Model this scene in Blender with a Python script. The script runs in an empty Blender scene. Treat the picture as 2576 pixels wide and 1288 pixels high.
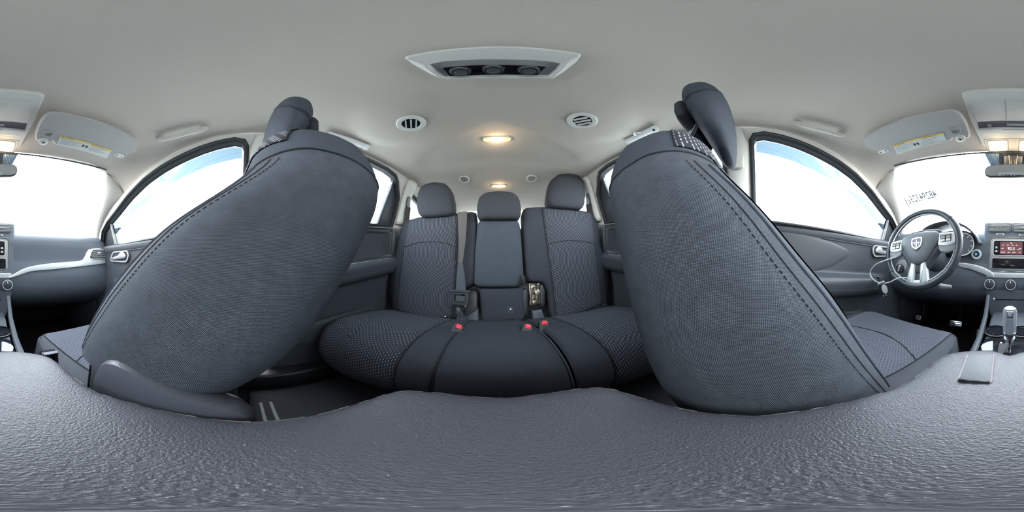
import bpy, bmesh, math, random
import numpy as np
from math import sin, cos, tan, pi, radians, sqrt, atan2
from mathutils import Vector, Matrix
from mathutils.geometry import tessellate_polygon
random.seed(4)
SC = bpy.context.scene
COL = SC.collection
V = Vector
# ---------------------------------------------------------------- camera, sky, exposure
# +Y is the rear of the car, +X the steering-wheel side, metres, origin at the lens of a 360 camera on the console lid
CAMROT = Matrix.Rotation(radians(1.05), 3, 'Y') @ Matrix.Rotation(radians(-4.54), 3, 'Z') @ Matrix.Rotation(pi/2, 3, 'X')
cd = bpy.data.cameras.new('camera')
cd.type = 'PANO'
for holder in (cd, getattr(cd, 'cycles', None)):
    try:
        holder.panorama_type = 'EQUIRECTANGULAR'
    except Exception:
        pass
cd.clip_start = 0.01
cam = bpy.data.objects.new('camera', cd); COL.objects.link(cam)
cam.matrix_world = CAMROT.to_4x4()
SC.camera = cam
SC.view_settings.view_transform = 'Standard'
SC.view_settings.look = 'None'
SC.view_settings.gamma = 1
SC.view_settings.use_curve_mapping = False
SC.view_settings.exposure = 3.38
w = bpy.data.worlds.new('sky'); SC.world = w; w.use_nodes = True
wn = w.node_tree.nodes; wl = w.node_tree.links
tc = wn.new('ShaderNodeTexCoord'); sx = wn.new('ShaderNodeSeparateXYZ'); mr = wn.new('ShaderNodeMapRange'); rp = wn.new('ShaderNodeMix')
rp.data_type = 'RGBA'
mr.inputs[1].default_value = -.1; mr.inputs[2].default_value = .9
rp.inputs[6].default_value = (1.0, .985, .965, 1); rp.inputs[7].default_value = (.80, .90, 1.0, 1)
wl.new(tc.outputs['Generated'], sx.inputs[0]); wl.new(sx.outputs[2], mr.inputs[0]); wl.new(mr.outputs[0], rp.inputs[0])
wl.new(rp.outputs[2], wn['Background'].inputs[0])
fr = wn.new('ShaderNodeMapRange'); fr.inputs[1].default_value = .1; fr.inputs[2].default_value = -1.; fr.inputs[3].default_value = .85; fr.inputs[4].default_value = 2.6   # hazy sky, brightest ahead of the car
wl.new(sx.outputs[1], fr.inputs[0]); wl.new(fr.outputs[0], wn['Background'].inputs[1])
try:
    SC.cycles.use_denoising = True
    SC.cycles.max_bounces = 12; SC.cycles.diffuse_bounces = 8; SC.cycles.transparent_max_bounces = 16
except Exception:
    pass

# ---------------------------------------------------------------- measuring the photograph: pixel -> ray -> point at a chosen depth
def ray(px, py):
    lon = (px/2576-.5)*2*pi; lat = (.5-py/1288)*pi
    return CAMROT @ V((cos(lat)*sin(lon), sin(lat), -cos(lat)*cos(lon)))
def at(px, py, x=None, y=None, z=None):
    d = ray(px, py)
    if x is not None: return d*(x/d.x)
    if y is not None: return d*(y/d.y)
    return d*(z/d.z)
def onp(px, py, M):                                     # local 2D point on the XY plane of frame M
    d = ray(px, py); n = M.col[2].xyz; o = M.translation
    p = d*(o.dot(n)/d.dot(n)); q = M.inverted() @ p
    return (q.x, q.y)
def frame(o, xl, yl):
    xl = V(xl).normalized(); yl = V(yl); zl = xl.cross(yl).normalized(); yl = zl.cross(xl)
    M = Matrix.Identity(4)
    for i, c in enumerate((xl, yl, zl, V(o))):
        for k in range(3): M[k][i] = c[k]
    return M

# ---------------------------------------------------------------- materials
MATS = {}
def mat(name, col, rough=.6, metal=0., bump=None, spec=.5, emit=None, noise=None, coat=0, ior=None):
    m = bpy.data.materials.new(name); m.use_nodes = True; nt = m.node_tree
    b = nt.nodes['Principled BSDF']
    b.inputs['Base Color'].default_value = (*col, 1); b.inputs['Roughness'].default_value = rough
    b.inputs['Metallic'].default_value = metal; b.inputs['Specular IOR Level'].default_value = spec
    if coat: b.inputs['Coat Weight'].default_value = coat
    if emit:
        b.inputs['Emission Color'].default_value = (*emit[0], 1); b.inputs['Emission Strength'].default_value = emit[1]
    tc = None
    if bump or noise:
        tc = nt.nodes.new('ShaderNodeTexCoord')
    if noise:                                           # (scale, second colour, contrast)
        n = nt.nodes.new('ShaderNodeTexNoise'); n.inputs['Scale'].default_value = noise[0]; n.inputs['Detail'].default_value = 4
        r = nt.nodes.new('ShaderNodeMapRange'); r.inputs[1].default_value = .5-noise[2]; r.inputs[2].default_value = .5+noise[2]
        x = nt.nodes.new('ShaderNodeMix'); x.data_type = 'RGBA'
        x.inputs[6].default_value = (*col, 1); x.inputs[7].default_value = (*noise[1], 1)
        nt.links.new(tc.outputs['Object'], n.inputs['Vector']); nt.links.new(n.outputs[0], r.inputs[0]); nt.links.new(r.outputs[0], x.inputs[0])
        nt.links.new(x.outputs[2], b.inputs['Base Color'])
    if bump:                                            # (kind, scale, strength, distance)
        if bump[0] == 'noise':
            t = nt.nodes.new('ShaderNodeTexNoise'); t.inputs['Scale'].default_value = bump[1]; t.inputs['Detail'].default_value = 3; out = t.outputs[0]
        else:
            t = nt.nodes.new('ShaderNodeTexVoronoi'); t.inputs['Scale'].default_value = bump[1]; out = t.outputs[0]
        bp = nt.nodes.new('ShaderNodeBump'); bp.inputs['Strength'].default_value = bump[2]; bp.inputs['Distance'].default_value = bump[3]
        nt.links.new(tc.outputs['Object'], t.inputs['Vector']); nt.links.new(out, bp.inputs['Height']); nt.links.new(bp.outputs[0], b.inputs['Normal'])
    MATS[name] = m
    return m
def uvmath(nt):
    u = nt.nodes.new('ShaderNodeUVMap'); s = nt.nodes.new('ShaderNodeSeparateXYZ'); nt.links.new(u.outputs[0], s.inputs[0])
    def op(o, a, b=None, c=None):
        n = nt.nodes.new('ShaderNodeMath'); n.operation = o
        for i, q in enumerate((a, b, c)):
            if q is None: continue
            if isinstance(q, (int, float)): n.inputs[i].default_value = q
            else: nt.links.new(q, n.inputs[i])
        return n.outputs[0]
    return s.outputs[0], s.outputs[1], op
def weave(name, lo, hi, pitch, depth, rough=.9):        # basket weave in metric UVs
    m = mat(name, lo, rough, spec=.2); nt = m.node_tree; b = nt.nodes['Principled BSDF']
    u, v, op = uvmath(nt); k = pi/pitch
    h = op('MULTIPLY', op('SINE', op('MULTIPLY', u, k)), op('SINE', op('MULTIPLY', v, k)))
    h = op('ABSOLUTE', h)
    n = nt.nodes.new('ShaderNodeTexNoise'); n.inputs['Scale'].default_value = 60; n.inputs['Detail'].default_value = 5
    tc = nt.nodes.new('ShaderNodeTexCoord'); nt.links.new(tc.outputs['Object'], n.inputs['Vector'])
    f = op('MULTIPLY', h, op('ADD', op('MULTIPLY', n.outputs[0], .8), .55))
    x = nt.nodes.new('ShaderNodeMix'); x.data_type = 'RGBA'; x.inputs[6].default_value = (*lo, 1); x.inputs[7].default_value = (*hi, 1)
    nt.links.new(f, x.inputs[0]); nt.links.new(x.outputs[2], b.inputs['Base Color'])
    bp = nt.nodes.new('ShaderNodeBump'); bp.inputs['Strength'].default_value = .7; bp.inputs['Distance'].default_value = depth
    nt.links.new(h, bp.inputs['Height']); nt.links.new(bp.outputs[0], b.inputs['Normal'])
    return m
def dashes(name, base, dash, pu, pv, wu, wv, wave=0., rough=.9):    # rows of short woven dashes, every second row shifted
    m = mat(name, base, rough, spec=.2); nt = m.node_tree; b = nt.nodes['Principled BSDF']
    u, v, op = uvmath(nt)
    if wave:
        u = op('ADD', u, op('MULTIPLY', op('SINE', op('MULTIPLY', v, 14.)), wave))
    cu = op('DIVIDE', u, pu); row = op('FLOOR', cu)
    cv = op('ADD', op('DIVIDE', v, pv), op('MULTIPLY', row, .382))
    a = op('LESS_THAN', op('FRACT', cu), wu); c = op('LESS_THAN', op('FRACT', cv), wv)
    f = op('MULTIPLY', a, c)
    x = nt.nodes.new('ShaderNodeMix'); x.data_type = 'RGBA'; x.inputs[6].default_value = (*base, 1); x.inputs[7].default_value = (*dash, 1)
    nt.links.new(f, x.inputs[0]); nt.links.new(x.outputs[2], b.inputs['Base Color'])
    bp = nt.nodes.new('ShaderNodeBump'); bp.inputs['Strength'].default_value = .5; bp.inputs['Distance'].default_value = .0006
    nt.links.new(f, bp.inputs['Height']); nt.links.new(bp.outputs[0], b.inputs['Normal'])
    return m
def glass(name, tint, refl):
    m = bpy.data.materials.new(name); m.use_nodes = True; nt = m.node_tree; nt.nodes.clear()
    o = nt.nodes.new('ShaderNodeOutputMaterial'); t = nt.nodes.new('ShaderNodeBsdfTransparent'); g = nt.nodes.new('ShaderNodeBsdfGlossy'); x = nt.nodes.new('ShaderNodeMixShader')
    t.inputs[0].default_value = (*tint, 1); g.inputs['Roughness'].default_value = .02; x.inputs[0].default_value = refl
    nt.links.new(t.outputs[0], x.inputs[1]); nt.links.new(g.outputs[0], x.inputs[2]); nt.links.new(x.outputs[0], o.inputs[0])
    MATS[name] = m
    return m
headliner = mat('headliner', (.565, .515, .455), .95, bump=('noise', 900, .25, .001), spec=.1)
beige = mat('beige_plastic', (.60, .57, .52), .55, bump=('noise', 700, .12, .0006))
visorm = mat('visor_cloth', (.43, .41, .395), .8, bump=('noise', 800, .2, .0006))
pale = mat('pale_plastic', (.66, .645, .60), .45)
greyplastic = mat('grey_plastic', (.38, .37, .36), .5)
black = mat('black_plastic', (.018, .019, .022), .45, bump=('noise', 500, .15, .0006))
gloss = mat('black_gloss', (.008, .008, .012), .12)
dark = mat('dark_trim', (.052, .058, .070), .5, bump=('noise', 450, .25, .0008))
dashm = mat('dash_vinyl', (.115, .130, .155), .5, bump=('noise', 380, .3, .001))  # darker grey vinyl, lifted and blued: glare haze by the windscreen put into the colour
rubber = mat('black_rubber', (.02, .022, .026), .6)
vinyl = mat('console_vinyl', (.062, .062, .078), .36, bump=('noise', 520, .75, .0013))  # black vinyl; slight purple of the lens flare mixed into the base colour
silver = mat('silver_trim', (.72, .73, .74), .35, metal=.25)
chrome = mat('chrome', (.85, .86, .88), .12, metal=1.)
steel = mat('bare_metal', (.42, .38, .33), .4, metal=.9, noise=(60, (.16, .12, .09), .15))
footcarpet = mat('footwell_carpet', (.085, .085, .10), 1., bump=('noise', 500, .8, .003), spec=.1)  # paler than the cabin carpet: haze over the front painted into its colour
carpet = mat('carpet', (.016, .016, .017), 1., bump=('noise', 600, .8, .003), spec=.1)
white = mat('white_plastic', (.80, .80, .79), .4)
red = mat('red_plastic', (.62, .03, .045), .4)
webbing = dashes('belt_webbing', (.055, .062, .075), (.08, .088, .10), .0016, .006, .5, .5)
browntint = dashes('belt_webbing_worn', (.085, .075, .072), (.11, .10, .095), .0016, .006, .5, .5)
backweave = weave('seat_back_weave', (.020, .024, .031), (.135, .150, .180), .00165, .0007)
capweave = weave('seat_cap_fabric', (.032, .038, .049), (.075, .086, .108), .0010, .0003)
plain = weave('plain_seat_fabric', (.027, .029, .036), (.044, .047, .058), .0011, .0003)
insertm = dashes('dash_pattern_fabric', (.026, .027, .034), (.21, .22, .26), .0085, .0125, .22, .55, .02)
crownm = dashes('crown_dash_fabric', (.030, .031, .040), (.30, .31, .34), .0080, .0150, .26, .60)
rearcap = weave('rear_headrest_fabric', (.030, .032, .038), (.052, .054, .062), .0011, .0003)
bolster = weave('cushion_bolster_fabric', (.052, .055, .064), (.085, .090, .104), .0011, .0003)
insertf = dashes('ribbed_seat_fabric', (.115, .12, .145), (.030, .031, .042), .0062, .011, .40, .72)
seamm = mat('seam_thread', (.012, .013, .017), .9)
stitchm = mat('grey_stitch', (.10, .11, .13), .9)
fraym = mat('frayed_edge', (.27, .27, .26), .9)
glassm = glass('clear_glass', (.96, .98, .98), .05)
tintm = glass('tinted_glass', (.90, .95, .97), .05)
visorg = glass('smoked_visor', (.25, .29, .315), .03)
mirrorm = mat('mirror_glass', (.80, .84, .88), .03, metal=1.)
lampm = mat('lit_lamp_lens', (.9, .7, .4), .3, emit=((1.0, .56, .18), .10))
lamphot = mat('lit_bulb', (1, .9, .7), .3, emit=((1.0, .86, .62), 1.6))
screenm = mat('radio_screen', (.06, .02, .025), .2, emit=((.45, .20, .22), .028))
litm = mat('lit_digits', (.8, .8, .8), .4, emit=((1, .95, .95), .10))
bluelit = mat('blue_lit', (.1, .3, .6), .4, emit=((.15, .5, 1), .18))
labelw = mat('label_paper', (.70, .71, .68), .6)
labely = mat('label_yellow', (.80, .58, .14), .6)
inkm = mat('ink', (.06, .06, .07), .7)
fadeink = mat('faded_paint', (.30, .34, .35), .7)
concrete = mat('concrete', (.55, .53, .49), .9, noise=(2., (.45, .44, .42), .2))
clearm = mat('clear_acrylic', (.55, .58, .62), .08, metal=.35)
gaugem = mat('gauge_face', (.10, .11, .13), .5)
# dust on the console vinyl
nt = vinyl.node_tree; bs = nt.nodes['Principled BSDF']
tcv = nt.nodes.new('ShaderNodeTexCoord'); nz = nt.nodes.new('ShaderNodeTexNoise'); nz.inputs['Scale'].default_value = 620; nz.inputs['Detail'].default_value = 2
mrv = nt.nodes.new('ShaderNodeMapRange'); mrv.inputs[1].default_value = .73; mrv.inputs[2].default_value = .79
mxv = nt.nodes.new('ShaderNodeMix'); mxv.data_type = 'RGBA'; mxv.inputs[6].default_value = (.066, .066, .082, 1); mxv.inputs[7].default_value = (.45, .45, .45, 1)
nt.links.new(tcv.outputs['Object'], nz.inputs['Vector']); nt.links.new(nz.outputs[0], mrv.inputs[0]); nt.links.new(mrv.outputs[0], mxv.inputs[0]); nt.links.new(mxv.outputs[2], bs.inputs['Base Color'])

# ---------------------------------------------------------------- geometry helpers
class G:
    def __init__(s): s.v = []; s.f = []; s.uv = []
    def add(s, v, f, uv=None):
        b = len(s.v); s.v += [V(p) for p in v]; s.f += [tuple(b+i for i in q) for q in f]
        s.uv += list(uv) if uv else [(p[0]+p[1], p[2]+p[1]) for p in v]
        return s
    def join(s, *gs):
        for g in gs: s.add(g.v, g.f, g.uv)
        return s
    def xf(s, M): s.v = [M @ p for p in s.v]; return s
def grid(P, cu=False, uv=None, caps=False):
    nv, nu = len(P), len(P[0]); g = G(); vs = [p for r in P for p in r]; fs = []
    for j in range(nv-1):
        for i in range(nu if cu else nu-1):
            k = (i+1) % nu; fs.append((j*nu+i, j*nu+k, (j+1)*nu+k, (j+1)*nu+i))
    if caps:
        fs.append(tuple(range(nu-1, -1, -1))); fs.append(tuple((nv-1)*nu+i for i in range(nu)))
    uvs = [q for r in uv for q in r] if uv else None
    if uvs is None:                                     # metric UVs along rows and columns
        uvs = []; acc = [0.]*nu
        for j in range(nv):
            l = 0.
            for i in range(nu):
                if j: acc[i] += (V(P[j][i])-V(P[j-1][i])).length
                if i: l += (V(P[j][i])-V(P[j][i-1])).length
                uvs.append((l, acc[nu//2] if not cu else acc[i]))
    return g.add(vs, fs, uvs)
def crp(pts, n=8, closed=False):                        # Catmull-Rom through points
    pts = [V(p) if len(p) == 3 else V((*p, 0)) for p in pts]; m = len(pts); out = []
    for i in range(m if closed else m-1):
        if closed: a, b, c, d = (pts[(i+k) % m] for k in (-1, 0, 1, 2))
        else: a, b, c, d = pts[max(i-1, 0)], pts[i], pts[i+1], pts[min(i+2, m-1)]
        for k in range(n):
            t = k/n; out.append(.5*((2*b)+(c-a)*t+(2*a-5*b+4*c-d)*t*t+(3*b-a-3*c+d)*t**3))
    if not closed: out.append(pts[-1])
    return out
def resample(pts, n, closed=True):
    P = [V((*p[:2], 0)) if len(p) == 2 else V(p) for p in pts]
    if closed: P = P+[P[0]]
    L = [0.]
    for a, b in zip(P, P[1:]): L.append(L[-1]+(b-a).length)
    out = []; j = 0
    for i in range(n):
        t = L[-1]*i/(n if closed else n-1)
        while j < len(L)-2 and L[j+1] < t: j += 1
        s = (t-L[j])/max(L[j+1]-L[j], 1e-9); out.append(P[j].lerp(P[j+1], min(s, 1)))
    return out
def rr(wd, h, r, n=5, cx=0, cy=0):
    o = []
    for (x, y, a) in ((wd/2-r, h/2-r, 0), (-wd/2+r, h/2-r, 90), (-wd/2+r, -h/2+r, 180), (wd/2-r, -h/2+r, 270)):
        for k in range(n+1):
            t = radians(a+90*k/n); o.append((cx+x+r*cos(t), cy+y+r*sin(t)))
    return o
def ell(a, b, n=32, cx=0, cy=0): return [(cx+a*cos(2*pi*i/n), cy+b*sin(2*pi*i/n)) for i in range(n)]
def ccw(o): 
    A = sum(a[0]*b[1]-b[0]*a[1] for a, b in zip(o, o[1:]+o[:1]))
    return list(o) if A > 0 else list(o)[::-1]
def off(o, d):                                          # offset a closed outline outward by d
    o = ccw([(p[0], p[1]) for p in o]); m = len(o); out = []
    for i in range(m):
        a, b, c = V(o[i-1]), V(o[i]), V(o[(i+1) % m])
        e = (b-a).normalized(); f = (c-b).normalized()
        n = V((e.y, -e.x))+V((f.y, -f.x))
        L = n.length
        n = n/L*min(2/max(L, .6), 1.6) if L > 1e-6 else V((0, 0))
        out.append(tuple(b+n*d))
    return out
def fillet(o, r, n=4):                                  # round the corners of a polygon
    o = [V((p[0], p[1])) for p in o]; m = len(o); out = []
    for i in range(m):
        a, b, c = o[i-1], o[i], o[(i+1) % m]
        k = min(r, (a-b).length*.45, (c-b).length*.45)
        p = b+(a-b).normalized()*k; q = b+(c-b).normalized()*k
        for t in range(n+1):
            s = t/n; out.append(tuple(p*(1-s)**2+b*2*s*(1-s)+q*s*s))
    return out
def prism(o, h, M=None, r=0., z0=0.):                   # outline extruded along local Z, rounded upper rim
    o = ccw([(p[0], p[1]) for p in o]); n = len(o)
    R = [[(x, y, z0) for x, y in o]]
    if r > 0:
        for k in range(4):
            t = k/3*pi/2; q = off(o, -r*(1-cos(t))); R.append([(x, y, z0+h-r+r*sin(t)) for x, y in q])
    else: R.append([(x, y, z0+h) for x, y in o])
    g = grid([[V(p) for p in row] for row in R], cu=True, caps=True, uv=[[(p[0], p[1]) for p in row] for row in R])
    return g.xf(M) if M else g
def ring(o, i, h, M=None, z0=0.):                       # flat frame between two outlines of equal point count
    R = [[V((p[0], p[1], z)) for p in q] for q, z in ((o, z0), (o, z0+h), (i, z0+h), (i, z0), (o, z0))]
    g = grid(R, cu=True)
    return g.xf(M) if M else g
def pad(o, M, depth=.03, bulge=.02, p=4., z0=0., rings=9, back=True):   # upholstered panel: skirt, rounded rim, gentle crown
    o = ccw([(q[0], q[1]) for q in o]); n = len(o)
    cx = sum(q[0] for q in o)/n; cy = sum(q[1] for q in o)/n
    R = [[V((x, y, z0-depth)) for x, y in off(o, -.3*min(depth, .03))], [V((x, y, z0-depth*.5)) for x, y in o]]
    for k in range(rings+1):
        s = 1-(k/rings)**1.6*.985 if k else 1.
        h = bulge*(max(0, 1-s**p))**(1/p) if p > 0 else 0
        R.append([V((cx+(x-cx)*s, cy+(y-cy)*s, z0+h)) for x, y in o])
    g = grid(R, cu=True, caps=True, uv=[[(q.x, q.y) for q in row] for row in R])
    return g.xf(M)
def tube(path, r, n=8, closed=False, flat=None):
    P = [V(p) for p in path]; m = len(P); R = []; up = None
    for i in range(m):
        t = (P[(i+1) % m]-P[i-1]) if closed else (P[min(i+1, m-1)]-P[max(i-1, 0)])
        t.normalize()
        if up is None: up = V((0, 0, 1)) if abs(t.z) < .9 else V((1, 0, 0))
        up = (up-t*up.dot(t)).normalized(); s = t.cross(up)
        rad = r[i] if isinstance(r, (list, tuple)) else r
        a, b = (rad, rad) if flat is None else flat
        R.append([P[i]+s*(a*cos(2*pi*k/n))+up*(b*sin(2*pi*k/n)) for k in range(n)])
    if closed: R.append(R[0][:])
    return grid(R, cu=True, caps=not closed)
def strap(path, wd, th, nrm):                           # flat webbing along a path, wd may vary, facing nrm
    P = [V(p) for p in path]; m = len(P); R = []; L = 0; U = []
    for i in range(m):
        t = (P[min(i+1, m-1)]-P[max(i-1, 0)]).normalized(); n = V(nrm[i] if isinstance(nrm, list) else nrm).normalized(); s = t.cross(n).normalized()
        n = s.cross(t).normalized()
        a = (wd[i] if isinstance(wd, list) else wd)/2
        if i: L += (P[i]-P[i-1]).length
        R.append([P[i]-s*a, P[i]+s*a, P[i]+s*a+n*th, P[i]-s*a+n*th]); U.append([(-a, L), (a, L), (a, L), (-a, L)])
    return grid(R, cu=True, caps=True, uv=U)
def lathe(prof, n=24, M=None, caps=True):
    g = grid([[V((r*cos(2*pi*k/n), r*sin(2*pi*k/n), z)) for k in range(n)] for r, z in prof], cu=True, caps=caps)
    return g.xf(M) if M else g
def box(c, s, r=.004, M=None, seg=3):
    bm = bmesh.new(); bmesh.ops.create_cube(bm, size=1)
    for q in bm.verts: q.co = V((q.co.x*s[0], q.co.y*s[1], q.co.z*s[2]))
    if r > 0: bmesh.ops.bevel(bm, geom=bm.edges[:], offset=min(r, min(s)*.45), segments=seg, profile=.5, affect='EDGES')
    bm.verts.index_update()
    g = G().add([q.co+V(c) for q in bm.verts], [tuple(q.index for q in f.verts) for f in bm.faces]); bm.free()
    return g.xf(M) if M else g
def superloft(rows, n=32, ny=None, caps=True):          # rows: (z, cx, w, yfront, yrear, exponent)
    R = []
    for z, cx, wd, yf, yr, e in rows:
        R.append([V((cx+wd*np.sign(cos(t))*abs(cos(t))**(2/e), (yf+yr)/2+(yr-yf)/2*np.sign(sin(t))*abs(sin(t))**(2/e), z)) for t in (2*pi*k/n for k in range(n))])
    return R

WM = {}
def wmat(o): return WM.get(o.name, Matrix.Identity(4))
def thing(name, label, cat, loc=(0, 0, 0), M=None, group=None, kind=None):
    o = bpy.data.objects.new(name, None); COL.objects.link(o); o.empty_display_size = .05
    o.matrix_basis = M if M is not None else Matrix.Translation(loc); WM[o.name] = o.matrix_basis.copy()
    tag(o, label, cat, group, kind); return o
def tag(o, label, cat, group=None, kind=None):
    if label: o['label'] = label
    if cat: o['category'] = cat
    if group: o['group'] = group
    if kind: o['kind'] = kind
    return o
def build(name, g, m, parent=None, local=False, angle=38, label=None, open_=False):
    me = bpy.data.meshes.new(name); vs = g.v
    if parent is not None and not local:
        I = wmat(parent).inverted(); vs = [I @ p for p in vs]
    me.from_pydata([tuple(p) for p in vs], [], g.f)
    ul = me.uv_layers.new(name='UVMap')
    for lp in me.loops: ul.data[lp.index].uv = g.uv[lp.vertex_index]
    if not open_:
        bm = bmesh.new(); bm.from_mesh(me); bmesh.ops.recalc_face_normals(bm, faces=bm.faces); bm.to_mesh(me); bm.free()
    me.materials.append(m)
    for p in me.polygons: p.use_smooth = True
    me.set_sharp_from_angle(angle=radians(angle))
    o = bpy.data.objects.new(name, me); COL.objects.link(o)
    if parent is not None:
        o.parent = parent
    WM[o.name] = wmat(parent) if parent is not None else Matrix.Identity(4)
    if label: o['label'] = label
    return o
def solid(o, th, offset=0., toward=None):
    if toward is not None:
        offset = 1. if sum((p.normal*p.area for p in o.data.polygons), V()).dot(V(toward)) > 0 else -1.
    md = o.modifiers.new('thickness', 'SOLIDIFY'); md.thickness = th; md.offset = offset; return o
def text(s, size, M, m, parent, name='lettering', align='CENTER', ext=.0003, sxy=1., bold=0.):
    c = bpy.data.curves.new(name, 'FONT'); c.body = s; c.size = size; c.extrude = ext; c.align_x = align; c.align_y = 'CENTER'; c.resolution_u = 3; c.offset = bold
    tmp = bpy.data.objects.new('tmp', c); COL.objects.link(tmp)
    me = bpy.data.meshes.new_from_object(tmp.evaluated_get(bpy.context.evaluated_depsgraph_get()))
    bpy.data.objects.remove(tmp); bpy.data.curves.remove(c)
    g = G().add([v.co for v in me.vertices], [tuple(p.vertices) for p in me.polygons]); bpy.data.meshes.remove(me)
    if sxy != 1.: g.xf(Matrix.Scale(sxy, 4, (1, 0, 0)))
    return build(name, g.xf(M), m, parent, open_=True)
def dup(root, M, label, group=None):
    r = root.copy(); COL.objects.link(r); r.matrix_basis = M; r['label'] = label; WM[r.name] = M.copy()
    if group: r['group'] = group
    for ch in list(root.children):
        c = ch.copy(); COL.objects.link(c); c.parent = r; WM[c.name] = M.copy()
        for gch in ch.children:
            d = gch.copy(); COL.objects.link(d); d.parent = c; WM[d.name] = M.copy()
    return r

# ---------------------------------------------------------------- the car's shell
ZF = -.62
def belt(y): return .14+.088*y
def xs(y, z):                                           # half width of the side glass
    b = .72
    if y > 1.0: b -= .10*(y-1.0)
    return b-.32*(z-.08)
def side(px, py):                                       # pixel -> (y, z) on the side glass
    d = ray(px, py); r = (.72+.08*.32)/(abs(d.x)+.32*d.z)
    for _ in range(6):
        p = d*r; r *= xs(p.y, p.z)/abs(p.x)*.6+.4
    return (p.y, p.z)
YS = [-.66, -.56, -.41, -.23, -.087, 0, .3, .7, .9, 1.05, 1.2, 1.6, 1.95]
ZT = [.27, .335, .41, .475, .515, .525, .54, .545, .540, .530, .518, .500, .48]
ZC = [.440, .468, .505, .538, .558, .568, .577, .574, .566, .556, .548, .545, .530]
def ztop(y): return float(np.interp(y, YS, ZT))
def ceil_z(x, y):
    zt = ztop(y); zc = float(np.interp(y, YS, ZC)); xe = xs(y, zt)-.012
    p = 8. if y < -.4 else 4.+4.*min(1, max(0, (-.2-y)/.2))
    z = zt+(zc-zt)*(1-min(1, abs(x)/xe)**p)
    for sx_ in (-1, 1):                                 # shallow pods that carry the second-row vents
        d2 = ((x-sx_*.29)/.16)**2+((y-.44)/.14)**2
        z -= .026*math.exp(-d2**3)
    sm = lambda t: 1/(1+math.exp(-max(-30, min(30, t))))   # recessed centre panel between the vents and the rear bench
    z += .020*sm((y-.55-.5*abs(x))/.016)*sm((.90-.18*x*x-y)/.016)*sm((.40-abs(x))/.018)
    q = (y-(1.035-.10*x*x))/.018                         # step down to the tailgate header
    z -= .026/(1+math.exp(-max(-30, min(30, q))))*max(0, 1-(abs(x)/xe)**4)
    return z
def onceil(px, py, lift=0.):
    d = ray(px, py); r = .6/max(d.z, .15)
    for _ in range(25):
        p = d*r; r += (ceil_z(p.x, p.y)-lift-p.z)/d.z*.6
    return d*r
def ceil_frame(p, up=(0, 1, 0)):                        # local Z points down into the car
    e = .01
    n = V((-(ceil_z(p.x+e, p.y)-ceil_z(p.x-e, p.y))/(2*e), -(ceil_z(p.x, p.y+e)-ceil_z(p.x, p.y-e))/(2*e), 1)).normalized()
    xl = V((1, 0, 0)); xl = (xl-n*xl.dot(n)).normalized(); yl = (-n).cross(xl)
    return frame(p, xl, yl)
nu, nv = 101, 170
rows = []
for j in range(nv):
    row = []
    for i in range(nu):
        u = -1+2*i/(nu-1); y0 = -.605+.045*u*u
        y = y0+(1.78-y0)*j/(nv-1)
        x = u*(xs(y, ztop(y))-.012); row.append(V((x, y, ceil_z(x, y))))
    rows.append(row)
o = build('ceiling', grid(rows), headliner, open_=True); solid(o, .012, toward=(0, 0, 1)); tag(o, 'pale grey fabric headliner over the whole cabin', 'ceiling', kind='structure')
o = build('floor', grid([[V((x, y, ZF+.05*max(0, -(y+1.05))/.25)) for x in np.linspace(-.74, .74, 9)] for y in np.linspace(-1.35, 2.0, 20)]), carpet, open_=True)
solid(o, .02, toward=(0, 0, -1)); tag(o, 'black carpeted floor of the cabin', 'floor', kind='structure')
o = build('ground', grid([[V((x, y, -1.05)) for x in np.linspace(-30, 30, 5)] for y in np.linspace(-30, 30, 5)]), concrete, open_=True)
tag(o, 'bright bare ground outside the windows', 'ground', kind='structure')
# side walls: beige trim with three window openings a side
FO = [(-.80, .075), (-.795, .105), (-.765, .160), (-.705, .206), (-.626, .250), (-.52, .315), (-.412, .371), (-.32, .408), (-.23, .438), (-.15, .463), (-.087, .480), (-.03, .491), (-.004, .484), (.004, .465), (.002, .40), (-.001, .30), (-.002, .22), (-.003, .142), (-.2, .124), (-.4, .107), (-.6, .09)]
RO = [(.12, .153), (.12, .30), (.12, .46), (.13, .497), (.165, .512), (.30, .517), (.50, .520), (.68, .519), (.755, .508), (.785, .480), (.805, .44), (.835, .39), (.840, .30), (.835, .216), (.6, .195), (.35, .173)]
QO = [(.995, .262), (.975, .36), (.975, .452), (1.0, .462), (1.14, .424), (1.32, .385), (1.48, .345), (1.52, .30), (1.50, .262), (1.25, .258)]
def sp(y, z, s, inn=.0): return V((s*(xs(y, z)-inn), y, z))
def wall(s, name, lab):
    top = [(y, ztop(y)+.004) for y in np.linspace(-.60, 1.9, 40)]
    bot = [(1.9, .2), (1.4, .20), (.9, belt(.9)-.02), (.4, belt(.4)-.02), (0, belt(0)-.02), (-.5, belt(-.5)-.02), (-.85, .045), (-.835, .115), (-.80, .175), (-.735, .235), (-.66, .29)]
    outer = top+bot
    holes = [off(FO, .015), off(RO, .015), off(QO, .004)]
    loops = [[V((a, b, 0)) for a, b in outer]]+[[V((a, b, 0)) for a, b in h] for h in holes]
    tris = tessellate_polygon(loops); flat = [p for l in loops for p in l]
    g = G().add([sp(p.x, p.y, s, .03) for p in flat], tris)
    for h in holes:                                     # reveals
        g.join(grid([[sp(a, b, s, d) for a, b in h] for d in (.03, -.02)], cu=True))
    o = build(name, g, beige, open_=True, angle=50); tag(o, lab, 'wall', kind='structure')
wall(1, 'wall_left', 'beige upper side trim on the steering wheel side')
wall(-1, 'wall_right', 'beige upper side trim on the side away from the wheel')
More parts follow.
